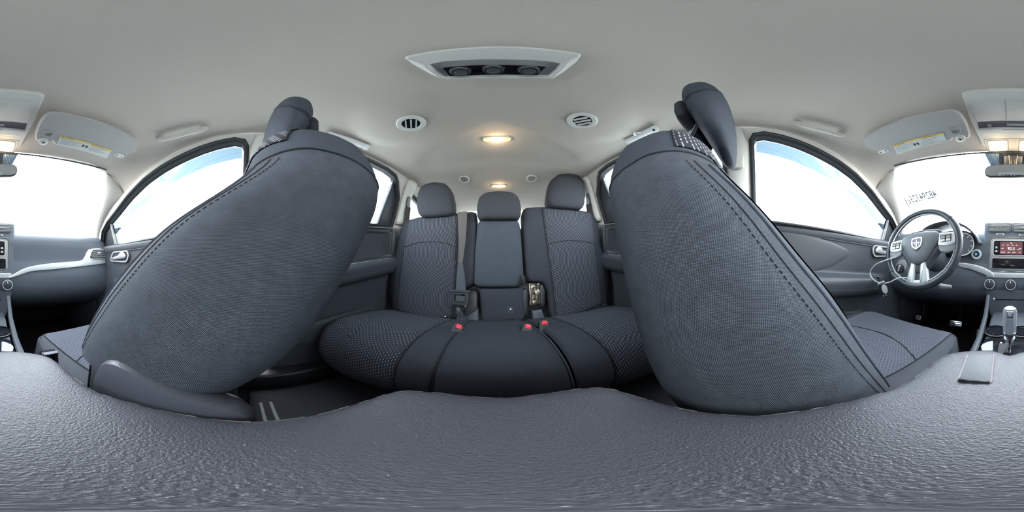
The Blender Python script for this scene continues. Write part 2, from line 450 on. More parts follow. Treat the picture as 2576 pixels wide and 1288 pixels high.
# A-pillars
def ywind(x, z): return -.61-(.455-z)*1.7+.2*x*x
def onwind(px, py, lift=0.):
    d = ray(px, py); lo, hi = .2, 2.5
    for _ in range(50):
        r = (lo+hi)/2; p = d*r
        if ywind(p.x, p.z)+lift < p.y: lo = r
        else: hi = r
    return d*lo
def pillar(s, name, lab):
    zz = np.linspace(0, 1, 18); P = []
    for k, t in enumerate(zz):
        row = []
        xa = .505+.20*t**.8; za = ceil_z(.505, -.572)-.004-(ceil_z(.505, -.572)-.06)*t
        A = V((s*xa, ywind(xa, za)+.016, za))
        zb = .338-.293*t; yb = float(np.interp(zb, [.045, .115, .175, .235, .29, .345], [-.85, -.838, -.80, -.735, -.66, -.575])); B = sp(yb, zb, s, .026)
        n = (V((0, 0, .25))-(A+B)/2).normalized()
        for i in range(11):
            u = i/10; flat = A.lerp(B, u)+n*(.030*sin(pi*u)**.7)
            x = .505+(.640-.505)*u; y0 = -.605+.045*(x/.64)**2; x = min(x, xs(y0, ztop(y0))-.013)
            edge = V((s*x, y0+.004, ceil_z(x, y0)-.002))
            w_ = max(0, 1-t/.22); w_ = w_*w_*(3-2*w_)
            row.append(flat.lerp(edge, w_))
        P.append(row)
    o = build(name, grid(P), beige, open_=True); solid(o, .006, 0); tag(o, lab, 'pillar', kind='structure')
AL = pillar(1, 'trim_1', 'pale windscreen pillar trim beside the steering wheel')
AR = pillar(-1, 'trim_2', 'pale windscreen pillar trim on the side away from the wheel')
# windscreen
P = [[V((x, ywind(x, z), z)) for x in np.linspace(-.74, .74, 41)] for z in np.linspace(.462, .03, 20)]
ws = build('window_1', grid(P), glassm, open_=True); solid(ws, .004, 0); tag(ws, 'clear windscreen above the dashboard', 'window', kind='structure')
sealp = [V((x, ywind(x, .452)+.006, .450+.004*0)) for x in np.linspace(-.52, .52, 30)]
build('seal', tube(sealp, .004, 6), rubber, ws)
frit = dashes('dotted_band', (.10, .16, .24), (.45, .60, .75), .006, .006, .5, .5)
for s in (-1, 1):
    Pf = []
    for v in np.linspace(0, 1, 6):
        z = .452-.06*v
        Pf.append([V((s*(.055+(.055-.03*v)*u), ywind(.05, z)+.005, z)) for u in np.linspace(0, 1, 5)])
    fo = build('dotted_band', grid(Pf), frit, ws, open_=True); solid(fo, .001)
Pf = [[V((x, ywind(.05, z)+.006, z)) for x in np.linspace(-.055, .055, 5)] for z in np.linspace(.455, .385, 5)]
solid(build('dark_band', grid(Pf), mat('frit', (.02, .025, .035), .5), ws, open_=True), .001)

def pane(o2, s, inn=0.):                                # window glass: flat outline on the side surface, with thickness
    o2 = ccw(o2); n = len(o2); g = G()
    g.add([sp(a, b, s, inn) for a, b in o2]+[sp(a, b, s, inn-.004) for a, b in o2], [tuple(range(n)), tuple(range(2*n-1, n-1, -1))]+[(i, (i+1) % n, n+(i+1) % n, n+i) for i in range(n)])
    return g
def seal(o2, s, a=.017, b=-.001, inn=.036, depth=.040):
    O = off(o2, a); I = off(o2, b); J = off(o2, (a+b)/2)
    R = [[sp(y, z, s, d) for y, z in q] for q, d in ((O, inn-depth), (O, inn), (J, inn+.006), (J, inn-.004), (I, inn-.008), (I, inn-depth))]
    return grid(R, cu=True)
qn = {1: 'window_2', -1: 'window_3'}
for s, lab in ((1, 'rear quarter window behind the steering wheel side belt pillar'), (-1, 'rear quarter window on the side away from the wheel')):
    o = build(qn[s], pane(QO, s), tintm); tag(o, lab, 'window', kind='structure')
    build('seal', seal(QO, s, .008, -.010, .02, .03), rubber, o)

# ---------------------------------------------------------------- doors
def dprof(kind):
    if kind == 'front':
        return [(.0, .705), (-.002, .690), (-.012, .682), (-.035, .684), (-.050, .690), (-.10, .692), (-.17, .690), (-.205, .684), (-.216, .640), (-.226, .618), (-.245, .612), (-.285, .618), (-.305, .640), (-.315, .678), (-.40, .690), (-.55, .688), (-.70, .68)]
    return [(.0, .700), (-.002, .690), (-.012, .682), (-.040, .678), (-.046, .692), (-.10, .694), (-.16, .692), (-.20, .684), (-.214, .640), (-.226, .618), (-.245, .612), (-.285, .618), (-.305, .640), (-.315, .678), (-.40, .690), (-.55, .688), (-.78, .68)]
def door(s, kind, name, lab):
    d = thing(name, lab, 'door', (s*.70, -.4 if kind == 'front' else .48, ZF), kind='structure')
    y0, y1 = (-.86, .075) if kind == 'front' else (.095, .90)
    ys = np.linspace(y0, y1, 30); pr = dprof(kind); P = []
    zz = crp([(a, b, 0) for a, b in pr], 3)
    for q in zz:
        row = []
        for y in ys:
            z = belt(y)+q.x
            if kind == 'front':                         # the armrest swells out of the door towards the rear
                k = 1. if y > -.55 else max(0, 1-(-.55-y)/.15)
            else: k = 1.
            x = .688+(q.y-.688)*(k if q.x < -.2 and q.x > -.33 else 1.)
            row.append(V((s*x, y, z)))
        P.append(row)
    po = build('door_panel', grid(P), dark, d, open_=True); solid(po, .01, 0)
    op = FO if kind == 'front' else RO
    build('window_seal', seal(op, s), rubber, d)
    if kind == 'front':
        gl = [p for p in FO if p[0] >= -.705]+[(-.700, .083)]
        sail = [(-.80, .075), (-.795, .105), (-.765, .160), (-.705, .206), (-.700, .083)]
    else:
        gl = [p for p in RO[:9]]+[(.772, .475), (.768, .44), (.725, .206), (.6, .195), (.35, .173)]
        sail = [(.785, .480), (.805, .44), (.835, .39), (.840, .30), (.835, .216), (.725, .206), (.768, .44), (.772, .475)]
    build('window_glass', pane(gl, s), tintm, d)
    build('corner_panel', prism_side(sail, s, .012, -.01), dark, d)
    if kind == 'front':
        build('glass_channel', tube([sp(-.702, .078, s, .014), sp(-.703, .14, s, .014), sp(-.703, .205, s, .014)], .007, 6), greyplastic, d)
        top = [p for p in FO[3:13]]                      # smoked rain visor along the top of the glass
        vis = top+[(a, b-.058) for a, b in reversed(top)]
        build('rain_visor', pane(vis, s, -.008), visorg, d)
    else:
        build('glass_channel', tube([sp(.724, .205, s, .014), sp(.748, .33, s, .014), sp(.768, .44, s, .014), sp(.770, .49, s, .014)], .006, 6), rubber, d)
    # armrest strip, stitching line, lower pocket
    b0, b1 = (-.62, .05) if kind == 'front' else (.14, .80)
    ysn = np.linspace(b0, b1, 14)
    build('trim_strip', tube([V((s*.640, y, belt(y)-.213)) for y in ysn], .006, 6, flat=(.010, .003)), silver if kind == 'rear' else dark, d, label='bright strip along the armrest')
    for dz in (-.262, -.272):
        build('stitching', tube([V((s*.6095, y, belt(y)+dz)) for y in ysn], .0012, 5), stitchm, d)
    build('moulding', tube([V((s*.686, y, belt(y)-.045)) for y in ysn], .005, 6), dark, d)
    Mp = frame((s*.688, 0, 0), (0, -s, 0), (0, 0, 1))
    pk = fillet([(-s*y, z) for y, z in ((b0+.05, -.42), (b0+.08, -.30), (b1-.10, -.27), (b1-.16, -.42))], .04)
    build('map_pocket', pad(pk, Mp, .01, .035, 5.), dark, d)
    return d
def prism_side(o2, s, inn, out):
    o2 = ccw(o2); n = len(o2); g = G()
    g.add([sp(a, b, s, inn) for a, b in o2]+[sp(a, b, s, out) for a, b in o2], [tuple(range(n)), tuple(range(2*n-1, n-1, -1))]+[(i, (i+1) % n, n+(i+1) % n, n+i) for i in range(n)])
    return g
dd = door(1, 'front', 'door_1', 'dark front door beside the steering wheel with chrome release lever')
dp = door(-1, 'front', 'door_2', 'dark front door at the far end of the passenger dash')
rd = door(1, 'rear', 'door_3', 'dark rear door behind the steering wheel seat')
rq = door(-1, 'rear', 'door_4', 'dark rear door beside the bench seat with the hanging belt')
for s, d, (hx, hy) in ((1, dd, (2216, 632)), (-1, dp, (302, 645))):
    c = at(hx, hy, x=s*.684); Mh = frame(c, (0, -s, 0), (0, 0, 1))
    ol = [(-s*x, y) for x, y in fillet([(-.075, -.030), (-.055, .028), (.06, .034), (.075, .010), (.060, -.034)], .02)]
    hb = build('door_handle', ring(off(ol, 0), off(ol, -.007), .010, Mh), greyplastic, d)
    build('recess', prism(off(ol, -.006), .002, Mh, 0, .001), dark, hb)
    lv = [(-s*x, y) for x, y in fillet([(-.058, -.022), (-.052, -.006), (-.005, .004), (.012, .024), (.034, .026), (.052, .008), (.05, -.010), (.0, -.018)], .008)]
    build('lever', pad(resample(off(lv, 0), 40), Mh @ Matrix.Translation((0, 0, .010)), .008, .008, 2.5), mat('satin_chrome', (.78, .79, .80), .22, metal=.7) if s > 0 else MATS['satin_chrome'], hb, label='bright release lever')
Mdo = frame((.690, 0, 0), (0, -1, 0), (0, 0, 1))
ins = [onp(px, py, Mdo) for px, py in ((1946, 576), (1990, 580), (2050, 596), (2100, 612), (2132, 628), (2138, 640), (2120, 655), (2090, 672), (2040, 686), (1960, 690))]
build('upper_insert', pad(fillet(ins, .03), Mdo, .004, .010, 6.), dark, dd)
# lower rear quarter trims and tailgate
for s, nm, lab in ((1, 'trim_3', 'dark lower side trim behind the rear door on the wheel side'), (-1, 'trim_4', 'dark lower side trim behind the rear door away from the wheel')):
    P = [[V((s*x, y, z)) for y in np.linspace(.872, 1.95, 12)] for z, x in ((.235, .690), (.225, .665), (.10, .67), (-.2, .675), (-.62, .66))]
    o = build(nm, grid(P), dark, open_=True); solid(o, .012); tag(o, lab, 'trim', kind='structure')
# pillar belts' trim caps (between the doors) and their slotted covers
for s, nm, lab in ((1, 'trim_5', 'pale belt pillar trim between the doors behind the wheel side seat'), (-1, 'trim_6', 'pale belt pillar trim between the doors on the far side')):
    P = []
    for z in np.linspace(.15, .518, 12):
        k = .5+.5*min(1, max(0, (.50-z)/.05))
        P.append([sp(.062+(.040*k)*u, z, s, .034+.016*(1-u*u)) for u in np.linspace(-1, 1, 9)])
    o = build(nm, grid(P), pale, open_=True); solid(o, .004); tag(o, lab, 'pillar', kind='structure')
    bx = [sp(.045, .40, s, .052), sp(.08, .40, s, .052)]
    build('height_adjuster', box((0, 0, 0), (.016, .045, .06), .005, Matrix.Translation(sp(.062, .36, s, .056))), pale, o)
    build('belt_slot', box((0, 0, 0), (.012, .035, .012), .003, Matrix.Translation(sp(.062, .345, s, .062))), black, o)
for s, nm, lab in ((1, 'trim_7', 'pale rear belt pillar trim beside the taller rear headrest'), (-1, 'trim_8', 'pale rear belt pillar trim beside the rear headrest away from the wheel')):
    P = []
    for z in np.linspace(.225, .532, 14):
        yb0 = .868; yb1 = .972+.02*max(0, (z-.44)/.09)
        P.append([sp(yb0+(yb1-yb0)*(u+1)/2, z, s, .034+.022*(1-abs(u)**3)) for u in np.linspace(-1, 1, 11)])
    o = build(nm, grid(P), pale, open_=True); solid(o, .004); tag(o, lab, 'pillar', kind='structure')
    for k in range(2):
        build('vent_slot', box((0, 0, 0), (.006, .016, .002), .0005, Matrix.Translation(sp(.935, .478-.010*k, s, .056))), greyplastic, o)
# tailgate with the rear window
P = []
tw = [[V((x, 1.86+.15*(.54-z)-.06*x*x, z-.05*abs(x/.6)**4)) for x in np.linspace(-.62, .62, 25)] for z in np.linspace(.540, .17, 10)]
wr = build('window_4', grid(tw), tintm, open_=True); solid(wr, .004); tag(wr, 'rear tailgate window behind the bench headrests', 'window', kind='structure')
g = grid([[V((x, 1.93-.06*x*x, z)) for x in np.linspace(-.66, .66, 15)] for z in (.185, .0, -.3, -.62)])
g.join(grid([[V((x, y-.06*x*x, z-.03*abs(x/.6)**3)) for x in np.linspace(-.66, .66, 15)] for y, z in ((1.74, .545), (1.79, .546), (1.83, .545), (1.855, .541))]))
o = build('wall_rear', g, beige, open_=True); solid(o, .01); tag(o, 'pale inside of the tailgate around the rear window', 'wall', kind='structure')
g = grid([[V((x, -1.33, z)) for x in np.linspace(-.74, .74, 9)] for z in (.08, -.2, -.62)])
g.join(*[grid([[V((k*.705, y, z)) for y in np.linspace(-1.34, -.84, 6)] for z in (.07, -.2, -.62)]) for k in (-1, 1)])
o = build('wall_front', g, footcarpet, open_=True); solid(o, .02); tag(o, 'dark bulkhead under the dashboard beyond the pedals', 'wall', kind='structure')
# outside mirrors seen through the front side windows
def outside_mirror(s, lab):
    t = thing('side_mirror', lab, 'mirror', (s*.80, -.80, .12), group='outside door mirrors')
    Mm = frame((s*.90, -.80, .155), (-1, s*.12, 0), (0, -.05, 1))
    build('housing', pad(rr(.20, .13, .04), Mm, .06, -.002, 4.).join(pad(rr(.20, .13, .04), Mm @ Matrix.Translation((0, 0, -.03)) @ Matrix.Rotation(pi, 4, 'Y'), .02, .06, 2.2)), greyplastic, t)
    build('mirror_glass', prism(rr(.175, .105, .03), .003, Mm, 0, .0), mirrorm, t)
    build('arm', tube([V((s*.73, -.80, .09)), V((s*.77, -.81, .10)), V((s*.83, -.82, .12))], .02, 8), greyplastic, t)
outside_mirror(1, 'outside mirror beyond the window on the steering wheel side')
outside_mirror(-1, 'outside mirror beyond the window on the side away from the wheel')

# ---------------------------------------------------------------- dashboard
dash = thing('dashboard', 'long grey dashboard under the windscreen with silver trim and round dials', 'dashboard', (0, -.95, -.30))
def yf(x): return -.868+.15*x*x
def dpt(x):
    f = yf(x); c = .018 if abs(x) < .15 else 0
    return [(-1.34, .06), (-1.20, .118), (-1.05, .138), (f-.06, .130+c), (f-.022, .120), (f-.004, .100), (f+.004, .07), (f+.006, .03), (f+.010, -.02), (f+.022, -.06), (f+.035, -.12), (f+.028, -.20), (f-.04, -.27), (f-.16, -.33)]
P = []
for x in np.linspace(-.70, .70, 71):
    P.append([V((x, q.x, q.y)) for q in crp([(a, b, 0) for a, b in dpt(x)], 4)])
o = build('body', grid(P), dashm, dash, open_=True); solid(o, .008, 0)
def drape(o, M, base=0.):                               # lay a flat fascia part onto the curved dash face
    for v in o.data.vertices:
        p = wmat(o) @ v.co; h = (M.inverted() @ p).z
        z_ = [-.20, -.12, -.06, -.02, .03, .07, .10, .12]; f_ = [.028, .035, .022, .010, .006, .004, -.004, -.022]
        p.y = yf(p.x)+float(np.interp(p.z, z_, f_))+h+base
        v.co = wmat(o).inverted() @ p
Mpd = frame((-.40, -.830, 0), (-1, -.085, 0), (0, -.02, 1))       # passenger fascia plane
tr = [(22, 700), (38, 690), (62, 677), (85, 670), (120, 664), (165, 659), (195, 656), (204, 648), (210, 634), (217, 627), (238, 626), (247, 634), (254, 650), (255, 657), (247, 661), (200, 669), (140, 677), (84, 683), (60, 690), (32, 700)]
tr = [onp(px, py, Mpd) for px, py in tr]
drape(build('trim', prism(resample(crp(tr, 4, True), 90), .014, Mpd, .004, -.002), silver, dash, label='silver trim strip that widens around the end air vent'), Mpd)
def louvre(o2, M, parent, m, nl=5, depth=.014):
    vb = build('air_vent', prism(o2, .003, M, 0, .012), gloss, parent)
    ys_ = [p[1] for p in o2]; lo, hi = min(ys_), max(ys_)
    for k in range(nl):
        y = lo+(hi-lo)*(k+.5)/nl
        X = []
        for a, b in zip(o2, list(o2[1:])+[o2[0]]):
            if (a[1]-y)*(b[1]-y) <= 0 and a[1] != b[1]: X.append(a[0]+(b[0]-a[0])*(y-a[1])/(b[1]-a[1]))
        if len(X) >= 2:
            x0, x1 = min(X), max(X)
            build('slat', box(((x0+x1)/2, y, .018), (x1-x0-.004, (hi-lo)/nl*.55, .006), .0015, M), m, vb)
    return vb
pv = fillet([onp(px, py, Mpd) for px, py in ((214, 648), (219, 632), (224, 628), (240, 628), (245, 634), (250, 648), (244, 651), (220, 652))], .006)
va = louvre(ccw(pv), Mpd, dash, greyplastic)
c = onp(231, 637, Mpd); build('tab', box((c[0], c[1], .024), (.022, .007, .006), .002, Mpd), silver, va)
for q in [va]+list(va.children): drape(q, Mpd, .001)
# driver fascia trim
Mdd = frame((.28, -.850, 0), (-1, .03, 0), (0, -.02, 1))
tr = [onp(px, py, Mdd) for px, py in ((2412, 661), (2440, 663), (2465, 669), (2482, 676), (2493, 682), (2500, 688), (2500, 696), (2488, 694), (2468, 686), (2440, 676), (2416, 671))]
build('trim', prism(resample(crp(tr, 4, True), 60), .018, Mdd, .004, .004), silver, dash, label='silver trim strip beside the start button')
# instrument hood and dials
arch = [(2306, 612), (2309, 596), (2318, 581), (2338, 567), (2372, 557), (2408, 559), (2436, 572), (2456, 592), (2466, 612)]
aw = [at(px, py, y=-.80) for px, py in arch]; aw = crp(aw, 6)
cxh = V((.345, 0, .05)); P = []
for k, (sc, y) in enumerate(((.96, -.985), (.985, -.90), (1.0, -.83), (1.0, -.80), (.985, -.793), (.955, -.80), (.93, -.85), (.90, -.93))):
    P.append([V((cxh.x+(p.x-cxh.x)*sc, y, cxh.z+(p.z-cxh.z)*sc)) for p in aw])
o = build('instrument_hood', grid(P), dashm, dash, open_=True); solid(o, .004, 0)
Mg = frame((.365, -.836, .062), (-1, 0, 0), (0, -.10, 1))
cl = build('instrument_cluster', prism(rr(.345, .14, .06), .006, Mg), gloss, dash)
for x, r in ((.112, .060), (-.112, .060), (0, .050)):
    dial = build('dial', lathe([(0, .0), (r-.004, .0), (r-.002, .002)], 40, Mg @ Matrix.Translation((x, -.005, .0065))), gaugem, cl)
    build('dial_ring', tube([Mg @ V((x+r*cos(t), -.005+r*sin(t), .010)) for t in np.linspace(0, 2*pi, 40, endpoint=False)], .0035, 6, True), silver, cl)
    for k in range(9):
        t = radians(225-270*k/8)
        build('tick', box((0, 0, 0), (.010, .0015, .001), 0, Mg @ Matrix.Translation((x+.8*r*cos(t), -.005+.8*r*sin(t), .0092)) @ Matrix.Rotation(t, 4, 'Z')), litm, cl)
    t = radians(215); build('needle', tube([Mg @ V((x, -.005, .0105)), Mg @ V((x+.75*r*cos(t), -.005+.75*r*sin(t), .0105))], .0012, 5), red, cl)
# start button, light switch
Msb = frame((at(2457, 640, y=-.842)), (-1, 0, 0), (0, -.1, 1))
sb = build('start_button', lathe([(0, 0), (.027, 0), (.028, .008), (.025, .014), (.019, .014), (.017, .010), (0, .010)], 36, Msb), silver, dash, label='round push button with a silver ring')
build('button_face', lathe([(0, .010), (.016, .010), (.014, .013), (0, .0135)], 30, Msb), gloss, sb)
build('lit_mark', ring(ell(.006, .006, 20), ell(.0042, .0042, 20), .0012, Msb @ Matrix.Translation((0, 0, .0132))), bluelit, sb)
Mls = frame(at(2267, 675, y=-.785), (-1, -.25, 0), (0, -.1, 1))
lsb = build('light_switch', prism(ell(.038, .055), .012, Mls @ Matrix.Rotation(radians(-18), 4, 'Z'), .004), greyplastic, dash)
build('switch_knob', lathe([(0, .012), (.026, .012), (.024, .026), (0, .027)], 28, Mls), dark, lsb)
build('knob_grip', box((0, 0, .031), (.010, .040, .012), .003, Mls @ Matrix.Rotation(radians(-15), 4, 'Z')), silver, lsb)
# centre stack
Mcs = frame((0, -.862, 0), (-1, 0, 0), (0, -.12, .99))
so = [(-.150, .185), (.150, .185), (.146, .10), (.142, 0), (.145, -.10), (.140, -.17), (.120, -.24), (.098, -.33), (-.098, -.33), (-.120, -.24), (-.140, -.17), (-.145, -.10), (-.142, 0), (-.146, .10)]
stk = build('centre_stack', prism(fillet(so, .02), .10, Mcs, .012, -.088), dashm, dash)
Mf = Mcs @ Matrix.Translation((0, 0, .012))
for x in (-.0655, .0655):
    o2 = fillet([(x-.058, .132), (x-.056, .160), (x-.048, .168), (x+.052, .171), (x+.058, .164), (x+.058, .132)], .010) if x < 0 else fillet([(x+.058, .132), (x+.056, .160), (x+.048, .168), (x-.052, .171), (x-.058, .164), (x-.058, .132)], .010)
    vv = louvre(ccw(o2), Mf @ Matrix.Translation((0, 0, -.011)), stk, greyplastic, 5)
    build('vent_surround', ring(off(o2, .004), off(o2, -.001), .008, Mf), dashm, stk)
    for k in (-1, 1): build('tab', box((x+.008*k, .150, .012), (.006, .004, .004), .001, Mf), silver, stk)
for x in (-.060, .060):
    build('vent_thumbwheel', prism(rr(.044, .010, .0045, cx=x, cy=.113), .004, Mf, .001), silver, stk)
    build('wheel_centre', prism(rr(.030, .006, .0028, cx=x, cy=.113), .005, Mf, .001), dark, stk)
bez = rr(.230, .182, .022, cx=0, cy=.007)
build('radio_bezel', ring(bez, off(bez, -.004), .006, Mf), chrome, stk, label='thin chrome line round the radio panel')
rad = build('radio', prism(off(bez, -.005), .003, Mf, .001), greyplastic, stk)
pn = rr(.188, .080, .012, cx=0, cy=.040); build('display_panel', prism(pn, .004, Mf, .001), gloss, rad)
build('panel_rim', ring(off(pn, .001), off(pn, -.002), .0055, Mf), silver, rad)
build('screen', prism(rr(.118, .066, .003, cx=0, cy=.040), .0052, Mf), screenm, rad, label='dim red radio screen')
Mt = Mf @ Matrix.Translation((0, 0, .0056))
text('92.3', .022, Mt @ Matrix.Translation((0, .036, 0)), litm, rad, 'screen_digits')
text('FM', .008, Mt @ Matrix.Translation((.037, .032, 0)), litm, rad, 'screen_band')
for x in (-.046, .047): text('<<' if x < 0 else '>>', .010, Mt @ Matrix.Translation((x, .037, 0)), litm, rad, 'seek_mark')
for x in (-.042, -.018, .006, .028): text('ALL' if x < -.03 else 'MIX', .006, Mt @ Matrix.Translation((x, .055, 0)), litm, rad, 'preset_word')
text('9:01', .006, Mt @ Matrix.Translation((0, .066, 0)), litm, rad, 'screen_clock')
for x, t in ((-.043, 'BROWSE'), (-.012, 'INFO'), (.014, 'AUDIO'), (.044, 'SET')): text(t, .0055, Mt @ Matrix.Translation((x, .017, 0)), litm, rad, 'menu_word')
for x in (-.0775, .0775):
    for k, y in enumerate((.062, .042, .022)):
        build('panel_button', prism(rr(.022, .014, .003, cx=x, cy=y), .0048, Mf, .001), gloss, rad)
        if k: build('button_mark', box((x, y+.002, .0052), (.009, .0018, .0006), 0, Mf).join(box((x, y+.001, .0052), (.0018, .007, .0006), 0, Mf)).join(box((x, y-.0035, .0052), (.013, .001, .0006), 0, Mf)), litm, rad)
build('storage_slot', prism(rr(.196, .054, .008, cx=0, cy=-.042), .0045, Mf, .001), gloss, rad)
build('slot_rim', ring(rr(.200, .058, .010, cx=0, cy=-.042), rr(.195, .053, .008, cx=0, cy=-.042), .0058, Mf), greyplastic, rad)
row = build('button_row', prism(fillet([(-.128, -.090), (.128, -.090), (.124, -.116), (-.124, -.116)], .006), .010, Mf, .002), silver, stk, label='pinkish silver row of climate buttons')
for k in range(6):
    build('divider', box((-.105+.042*k, -.103, .0102), (.0008, .022, .0006), 0, Mf), greyplastic, row)
for k, t in enumerate(('A/C', 'REAR', 'AUTO', 'MODE', 'OFF')): text(t, .006, Mf @ Matrix.Translation((.084-.042*k, -.103, .0103)), greyplastic, row, 'button_word')
text('\u25b3', .012, Mf @ Matrix.Translation((.118-.236, -.101, .0103)), red, row, 'hazard_mark')
for x in (-.105, 0, .105):
    Mk = Mf @ Matrix.Translation((x, -.150, 0))
    kb = build('climate_knob', lathe([(0, 0), (.030, 0), (.030, .004), (.026, .006), (.024, .026), (.020, .028), (0, .028)], 36, Mk), dark, stk)
    build('knob_ring', tube([Mk @ V((.0245*cos(t), .0245*sin(t), .026)) for t in np.linspace(0, 2*pi, 36, endpoint=False)], .0018, 6, True), silver, kb)
    build('pointer', box((0, .014, .0285), (.002, .010, .001), 0, Mk), litm, kb)
build('card_slot', box((0, -.228, .002), (.150, .004, .003), .001, Mf), gloss, stk)
text('\u25b2', .010, Mf @ Matrix.Translation((-.082, -.226, .0005)), litm, stk, 'slot_mark')
build('power_socket', lathe([(0, 0), (.016, 0), (.016, .006), (.012, .007), (.011, .002), (0, .002)], 28, Mf @ Matrix.Translation((.0, -.290, 0))), silver, stk)

# ---------------------------------------------------------------- steering wheel
SW = frame((.374, -.600, .032), (-1, 0, 0), (0, -sin(radians(17)), cos(radians(17)))) @ Matrix.Rotation(radians(7), 4, 'Z')
sw = thing('steering_wheel', 'dark leather steering wheel with silver spokes and a shield emblem', 'steering wheel', M=SW)
n = 96; P = []
for k in range(n):
    t = 2*pi*k/n; R0 = .176; sq = .975 if sin(t) < -.75 else 1
    rx = .0155; rz = .0165; row = []
    for q in range(14):
        a = 2*pi*q/14; row.append(V(((R0+rx*cos(a))*cos(t), (R0+rx*cos(a))*sin(t)*sq, rz*sin(a))))
    P.append(row)
P.append(P[0][:])
build('rim', grid(P, cu=True), mat('wheel_leather', (.050, .058, .070), .32, bump=('noise', 700, .2, .0006)), sw, local=True)
build('inner_ring', tube([V((.160*cos(t), .160*sin(t)*(.975 if sin(t) < -.75 else 1), .006)) for t in np.linspace(0, 2*pi, 80, endpoint=False)], .0025, 6, True), silver, sw, local=True)
for a in (38, 142, 218, 322):
    t = radians(a); build('rim_seam', tube([V(((.176+.0163*cos(b))*cos(t), (.176+.0163*cos(b))*sin(t), .0173*sin(b))) for b in np.linspace(0, 2*pi, 18, endpoint=False)], .0009, 5, True), seamm, sw, local=True)
hub = [(-.082, .050), (-.045, .060), (0, .064), (.045, .060), (.082, .050), (.088, .02), (.080, -.01), (.050, -.050), (.030, -.085), (0, -.100), (-.030, -.085), (-.050, -.050), (-.080, -.01), (-.088, .02)]
hub = [(x*1.13, y*1.08) for x, y in hub]
hubs = resample(crp(hub, 5, True), 64)
build('hub_back', prism(off(hubs, .010), .030, Matrix.Translation((0, 0, -.022)), .008), dark, sw, local=True)
pad2 = [(-.078, .048), (-.040, .058), (0, .060), (.040, .058), (.078, .048), (.080, .015), (.058, -.020), (.032, -.062), (0, -.076), (-.032, -.062), (-.058, -.020), (-.080, .015)]
pad2 = [(x*1.15, y*1.08) for x, y in pad2]
build('airbag_cover', pad(resample(crp(pad2, 5, True), 60), Matrix.Translation((0, 0, .010)), .01, .020, 2.6), mat('airbag_vinyl', (.16, .175, .19), .5, bump=('noise', 500, .2, .0006)), sw, local=True)
build('centre_band', tube([V((.022, .056, .020)), V((.021, .020, .031)), V((.012, -.018, .0325)), V((0, -.028, .0325)), V((-.012, -.018, .0325)), V((-.021, .020, .031)), V((-.022, .056, .020))], .0014, 6), seamm, sw, local=True)
sh = [(x*1.22, y*1.05) for x, y in [(-.019, .020), (0, .023), (.019, .020), (.020, .002), (.015, -.014), (0, -.026), (-.015, -.014), (-.020, .002)]]
em = build('emblem', ring(resample(off(sh, .002), 48), resample(off(sh, -.0028), 48), .004, Matrix.Translation((0, .006, .030))), chrome, sw, local=True, label='chrome shield emblem with a cross')
build('emblem_field', prism(off(sh, -.0025), .002, Matrix.Translation((0, .006, .0302))), mat('emblem_violet', (.16, .14, .22), .3), em, local=True)
Mem = Matrix.Translation((0, .006, .0325))
build('emblem_cross', box((0, .002, 0), (.043, .0040, .002), .0006, Mem).join(box((0, -.002, 0), (.0055, .044, .0021), .0006, Mem)).join(box((-.010, -.0045, 0), (.004, .006, .002), .0005, Mem)).join(box((.010, -.0045, 0), (.004, .006, .002), .0005, Mem)), chrome, em, local=True)
Msw = SW
text('AIRBAG', .0075, SW @ Matrix.Translation((0, -.050, .0262)), inkm, sw, 'airbag_word')
text('SRS', .006, SW @ Matrix.Translation((0, -.036, .0285)), inkm, sw, 'safety_word')
for s in (-1, 1):
    spk = [(s*.092, .046), (s*.125, .044), (s*.160, .040), (s*.164, .010), (s*.158, -.012), (s*.120, -.018), (s*.088, -.010)]
    so_ = build('spoke', prism(fillet(spk, .008), .020, Matrix.Translation((0, 0, -.004)), .006), silver, sw, local=True, label='silver side spoke with buttons')
    build('spoke_grip', pad(fillet([(s*.088, -.008), (s*.120, -.016), (s*.158, -.010), (s*.160, -.034), (s*.125, -.044), (s*.095, -.034)], .008), Matrix.Translation((0, 0, .006)), .012, .006, 3.), mat('spoke_grip', (.30, .31, .33), .45) if 'spoke_grip' not in MATS else MATS['spoke_grip'], sw, local=True)
    build('button_frame', prism(fillet([(s*.098, .036), (s*.148, .034), (s*.148, .002), (s*.102, .000)], .004), .003, Matrix.Translation((0, 0, .0145)), .001), black, so_, local=True)
    for kx, ky, wd, hh in ((.123, .0305, .044, .006), (.112, .020, .018, .010), (.135, .020, .018, .010), (.112, .0075, .018, .010), (.135, .0075, .018, .010)):
        build('button', prism(rr(wd, hh, .002, cx=s*kx, cy=ky), .004, Matrix.Translation((0, 0, .0155)), .001), greyplastic if ky > .01 else silver, so_, local=True)
for s in (-1, 1):
    spk = [(s*.012, -.078), (s*.034, -.070), (s*.046, -.120), (s*.052, -.158), (s*.014, -.166), (s*.012, -.120)]
    build('lower_spoke', prism(fillet(spk, .006), .020, Matrix.Translation((0, 0, -.006)), .006), silver, sw, local=True, label='silver lower spoke')
build('lower_link', prism(fillet([(-.05, -.146), (.05, -.146), (.052, -.166), (-.052, -.166)], .006), .020, Matrix.Translation((0, 0, -.008)), .005), silver, sw, local=True)
build('spoke_gap', prism(rr(.030, .09, .006, cx=0, cy=-.115), .014, Matrix.Translation((0, 0, -.012)), .003), dark, sw, local=True)
colm = thing('steering_column', 'dark column cover with stalks behind the steering wheel', 'steering column', (.374, -.72, -.02))
build('column_cover', lathe([(.050, 0), (.056, .02), (.060, .14), (.058, .16)], 28, SW @ Matrix.Translation((0, -.012, -.185)) @ Matrix.Scale(1.15, 4, (0, 1, 0))), dark, colm)
